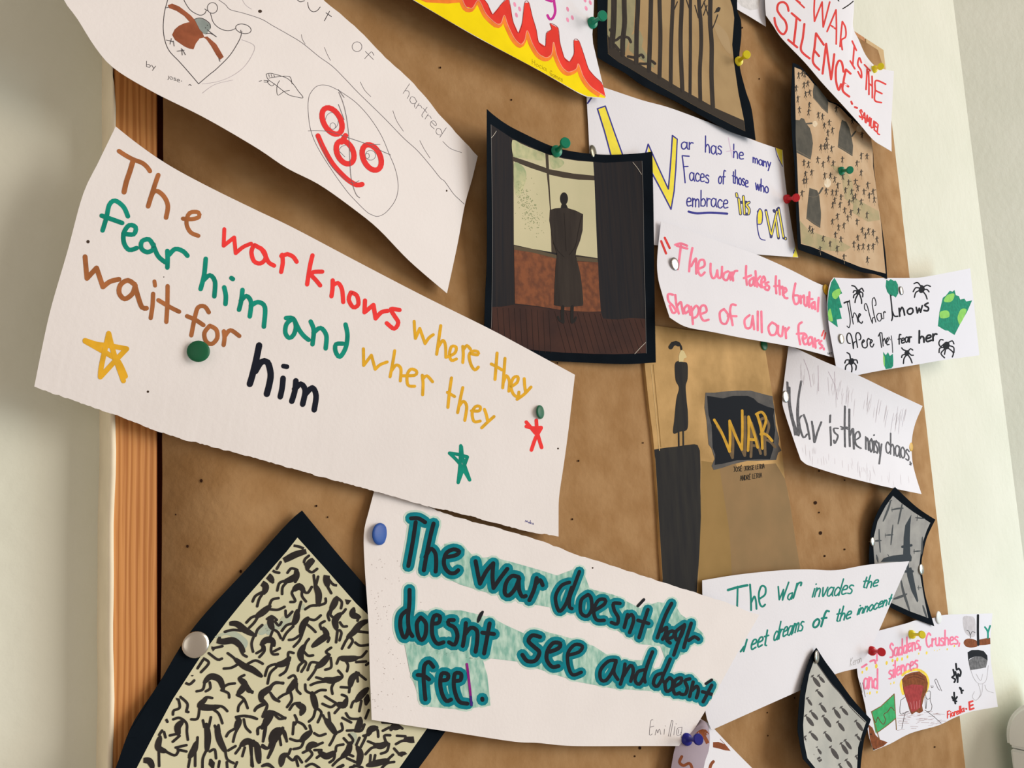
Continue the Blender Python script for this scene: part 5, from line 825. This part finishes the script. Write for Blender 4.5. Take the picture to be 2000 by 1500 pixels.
# ---- bombs picture
bo = Sheet('bomb_picture', '1594.6,1265 1612,1292 1632,1319 1665,1365 1701,1405', '1701,1405 1692,1432 1687,1449 1681,1500 1680,1560', '1680,1560 1640,1560 1590,1506 1568,1482', '1568,1482 1560,1440 1558,1416 1564,1348 1581,1288 1594.6,1265', (16, 22, 14, 24), (0, 0, 0, -2), card, nu=30, nv=40)
tag(bo.o, 'grey picture of falling bombs on curling black card, lower right', 'picture')
fill(bo, 'print', '1405,235 1430,250 1500,350 1600,480 1720,620 1872,772 1840,860 1800,1000 1790,1182 1760,1300 1640,1400 1420,1182 1350,1095 1320,950 1312,800 1330,540 1365,350', X5, mat('print_pale_grey', (186, 184, 174), .7, 0, (170, 170, 162), 40, spec=.3, x=1600), 1)
bmm = mat('print_bomb', (78, 74, 72), .7, x=1600)
for x0, y0, x1, y1 in ((1390, 362, 1460, 458), (1445, 358, 1500, 422), (1430, 488, 1488, 552), (1345, 558, 1388, 625), (1460, 608, 1515, 685), (1375, 672, 1440, 750), (1330, 712, 1402, 805), (1485, 716, 1555, 815), (1580, 648, 1640, 738), (1645, 638, 1708, 710), (1615, 768, 1675, 850), (1775, 760, 1838, 848), (1370, 858, 1440, 935), (1500, 862, 1562, 945), (1780, 885, 1825, 940), (1425, 998, 1480, 1062), (1415, 1050, 1485, 1142), (1550, 990, 1622, 1098), (1645, 958, 1708, 1055), (1680, 932, 1738, 1012), (1690, 1105, 1745, 1182), (1780, 1070, 1795, 1110), (1325, 900, 1338, 950), (1630, 1145, 1665, 1210)):
    dx, dy = x1-x0, y1-y0; an = math.atan2(dy, dx); l_ = math.hypot(dx, dy)
    cx, cy = x0+dx*.6, y0+dy*.6
    fill(bo, 'painted_bomb', ellf(cx, cy, l_*.46, l_*.16, an, 12), X5, bmm, 2)
    strokes(bo, 'bomb_fin', '%.0f,%.0f %.0f,%.0f;%.0f,%.0f %.0f,%.0f' % (x0, y0, cx, cy, x0-6, y0+12, x0+14, y0-4), X5, 2.2, bmm, 2)
strokes(bo, 'print_edge', '1440,262 1560,430 1640,520 1740,650 1865,775', X5, 1.6, bmm, 3)

# ================================================================== pins
def pmat(name, c, x, rough=.32): return mat(name, c, rough, .03, spec=.3, x=x)
def profile(name, prof, m, base, axis, parent=None, n=24):
    vs, fs = [], []
    for r, z in prof:
        for k in range(n): a = 2*math.pi*k/n; vs.append((r*math.cos(a), r*math.sin(a), z))
    for i in range(len(prof)-1):
        for k in range(n): fs.append((i*n+k, i*n+(k+1) % n, (i+1)*n+(k+1) % n, (i+1)*n+k))
    fs.append(tuple(range(n))[::-1]); fs.append(tuple(range((len(prof)-1)*n, len(prof)*n)))
    o = mesh(name, vs, fs, m, parent, True)
    es = o.modifiers.new('crisp', 'EDGE_SPLIT'); es.split_angle = .75
    if parent is None: o.location = base; o.rotation_euler = axis.to_track_quat('Z', 'Y').to_euler()
    return o
steel = mat('pin_steel', (190, 188, 184), .3, spec=.5, metal=1, raw=False, x=1000)
def push_pin(sheet, bpx, hpx, c, label, k=1.0):
    b = sheet.near(*bpx); h = -b.y
    best = None
    for i in range(60):
        L = .005+i*.0004; e = at(*hpx, h+L); d = abs((e-b).length-.0165*k)
        if best is None or d < best[0]: best = (d, e)
    ax = (best[1]-b).normalized(); L = (best[1]-b).length
    t = empty('push_pin', b); t.rotation_euler = ax.to_track_quat('Z', 'Y').to_euler(); tag(t, label, 'push pin')
    m = pmat('pin_'+str(c), c, bpx[0]); R = .0040*k
    profile('pin_base', [(R*.96, .0002), (R, .0008), (R*.98, .0022), (R*.8, .0028), (R*.46, .0034), (R*.40, .0045)], m, None, None, t)
    profile('grip', [(R*.40, .0045), (R*.36, L*.5), (R*.40, L-.0030)], m, None, None, t)
    profile('pin_head', [(R*.40, L-.0030), (R*.55, L-.0022), (R*.88, L-.0016), (R*.90, L-.0010), (R*.88, L-.0003), (R*.80, L)], m, None, None, t)
    profile('needle', [(.0003, -.008), (.0006, -.006), (.0006, .0003)], steel, None, None, t, 8)
    return t
def tack(sheet, px, py, c, label, r=.0052, tilt=None, metal=False, group=None, sink=0.0):
    b = sheet.near(px, py)
    n = Vector((.32 if px < 1200 else .02, -1, 0))
    if tilt: n = (n+Vector(tilt)).normalized()
    b = b+Vector((0, sink, 0))
    t = empty('thumb_tack', b); t.rotation_euler = n.to_track_quat('Z', 'Y').to_euler(); tag(t, label, 'thumb tack', group)
    m = mat('tack_metal' if px > 600 else 'tack_bright', tuple(int(v*(.8 if px > 600 else 1.05)) for v in c), .25, spec=.5, metal=1, x=900) if metal else pmat('tack_'+str(c), c, px, .42)
    P = [(r*.93, .0003), (r, .0006), (r*.99, .0009)]+[(r*math.cos(a), .0009+.0009*math.sin(a)) for a in (.35, .7, 1.0, 1.25, 1.45)]+[(r*.02, .0018)]
    profile('tack_head', P, m, None, None, t, 32)
    profile('needle', [(.0002, -.003), (.0005, -.002), (.0005, .0004)], steel, None, None, t, 8)
    return t
gn, yl, rd, bl = (0, 132, 98), (236, 220, 40), (196, 30, 40), (28, 30, 130)
push_pin(fl, (1155, 46), (1178, 30), gn, 'green push pin at the right edge of the flame drawing')
push_pin(tr, (1441, 121), (1459, 106), yl, 'yellow push pin at the right edge of the bare tree picture')
push_pin(wp, (1085, 297), (1105, 278), gn, 'green push pin at the top of the window picture')
push_pin(face, (1535, 389), (1556, 386), rd, 'red push pin beside the soldier picture')
push_pin(so, (1641, 334), (1661, 332), gn, 'green push pin in the middle of the soldier picture')
push_pin(sl, (1706, 136), (1721, 129.5), yl, 'yellow push pin at the board corner holding the red lettered sheet')
push_pin(inv, (1701, 1271), (1723, 1273.5), rd, 'red push pin between the green lettered and pink worded sheets')
push_pin(fi, (1779, 1239), (1802, 1239.5), yl, 'yellow push pin above the pink words, lower right')
push_pin(dh, (1339, 1444), (1365, 1444), bl, 'dark blue push pin at the bottom edge holding the teal ringed sheet', 1.0)
tack(kn, 385, 688, (20, 96, 60), 'large round green thumb tack below the brown word for', .0048, (-.75, 0, .0), sink=-.0021)
tack(kn, 1053, 805, (24, 96, 66), 'green thumb tack above the small red star', .0042)
tack(dh, 740, 1043, (36, 78, 150), 'blue thumb tack left of the teal ringed letters', .0056)
tack(rf, 380, 1258, (196, 186, 172), 'shiny silver thumb tack on the black card left of the tumbling figures', .0056, (-.5, 0, .1), True, sink=-.0012)
tack(pi, 1316, 516, (190, 182, 174), 'silver thumb tack beside the pink letter T', .0050, None, True)
tack(sp, 1642, 662, (214, 206, 188), 'silver thumb tack at the lower left of the spider sheet', .0046, None, True)
tack(sp, 1759, 568, (170, 168, 162), 'grey thumb tack beside the painted green bush', .0046, None, True)
tack(ch, 1533, 775, (196, 190, 180), 'silver thumb tack on the left edge of the noisy chaos sheet', .0052, None, True)
tack(pl, 1704, 1058, (206, 200, 186), 'silver thumb tack on the left edge of the plane picture', .0042, None, True, sink=.0006)
tack(pl, 1798, 1112, (214, 210, 196), 'pale thumb tack on the right edge of the plane picture', .0052, None, True)
tack(fi, 1832, 1206, (226, 230, 228), 'white thumb tack on the top edge of the lowest drawing sheet', .0062)
tack(bo, 1593.5, 1283, (206, 200, 184), 'silver thumb tack at the top point of the bomb picture', .0050, (.2, 0, .0), True)
tack(pi, 1612, 566, (206, 160, 30), 'mustard yellow thumb tack between the pink lettered and spider sheets', .0050, None)
tack(ch, 1779, 872, (206, 160, 30), 'mustard yellow thumb tack at the right edge of the noisy chaos sheet', .0050, None, sink=.001)
tack(book, 1491, 674, (20, 104, 66), 'green thumb tack on the book, half under the pink lettered sheet', .0046)
tack(face, 1157, 297, (150, 146, 126), 'grey thumb tack half hidden behind the window picture', .0048, None, True)

# ================================================================== white dispenser on the right wall
wp_ = mat('white_plastic', (.86, .90, .90), .5, spec=.4, raw=True)
XD = .99
def onplane_x(px, py, X): r = ray(px, py); return CAM+r*(X/r.x)
pL = onplane_x(1966, 1462, XD); pT = onplane_x(2000, 1391, XD)
yb, zs, zt = pL.y, pL.z, pT.z+.012
disp = empty('wall_dispenser', (XD+.06, yb-.08, zs-.2)); tag(disp, 'white plastic box with a rounded lid, cut off at the bottom right corner', 'dispenser')
def rounded(name, xa, xb, ya, yb, za, zb, r, m, parent, bev=.004):
    bm = bmesh.new(); prof = [(ya, za), (yb, za)]
    for k in range(13): t = math.pi/2*k/12; prof.append((yb-r+r*math.cos(t), zb-r*1.15+r*1.15*math.sin(t)))
    prof.append((ya, zb))
    f = [bm.verts.new((xa, y, z)) for y, z in prof]; g = [bm.verts.new((xb, y, z)) for y, z in prof]
    bm.faces.new(f); bm.faces.new(g[::-1]); n = len(prof)
    for i in range(n): bm.faces.new((f[i], g[i], g[(i+1) % n], f[(i+1) % n]))
    bmesh.ops.recalc_face_normals(bm, faces=bm.faces[:]); bmesh.ops.bevel(bm, geom=[e for e in bm.edges if e.calc_face_angle(0) > .7], offset=bev, segments=3, affect='EDGES', clamp_overlap=True)
    me = bpy.data.meshes.new(name); bm.to_mesh(me); bm.free(); o = link(name, me, m); o.parent = parent; o.matrix_parent_inverse = parent.matrix_world.inverted(); return o
rounded('lid', XD, XD+.12, yb-.17, yb, zs+.0012, zt, (zt-zs)*.72, wp_, disp)
rounded('box_body', XD+.0015, XD+.118, yb-.167, yb-.003, zs-.25, zs, .003, wp_, disp, .002)
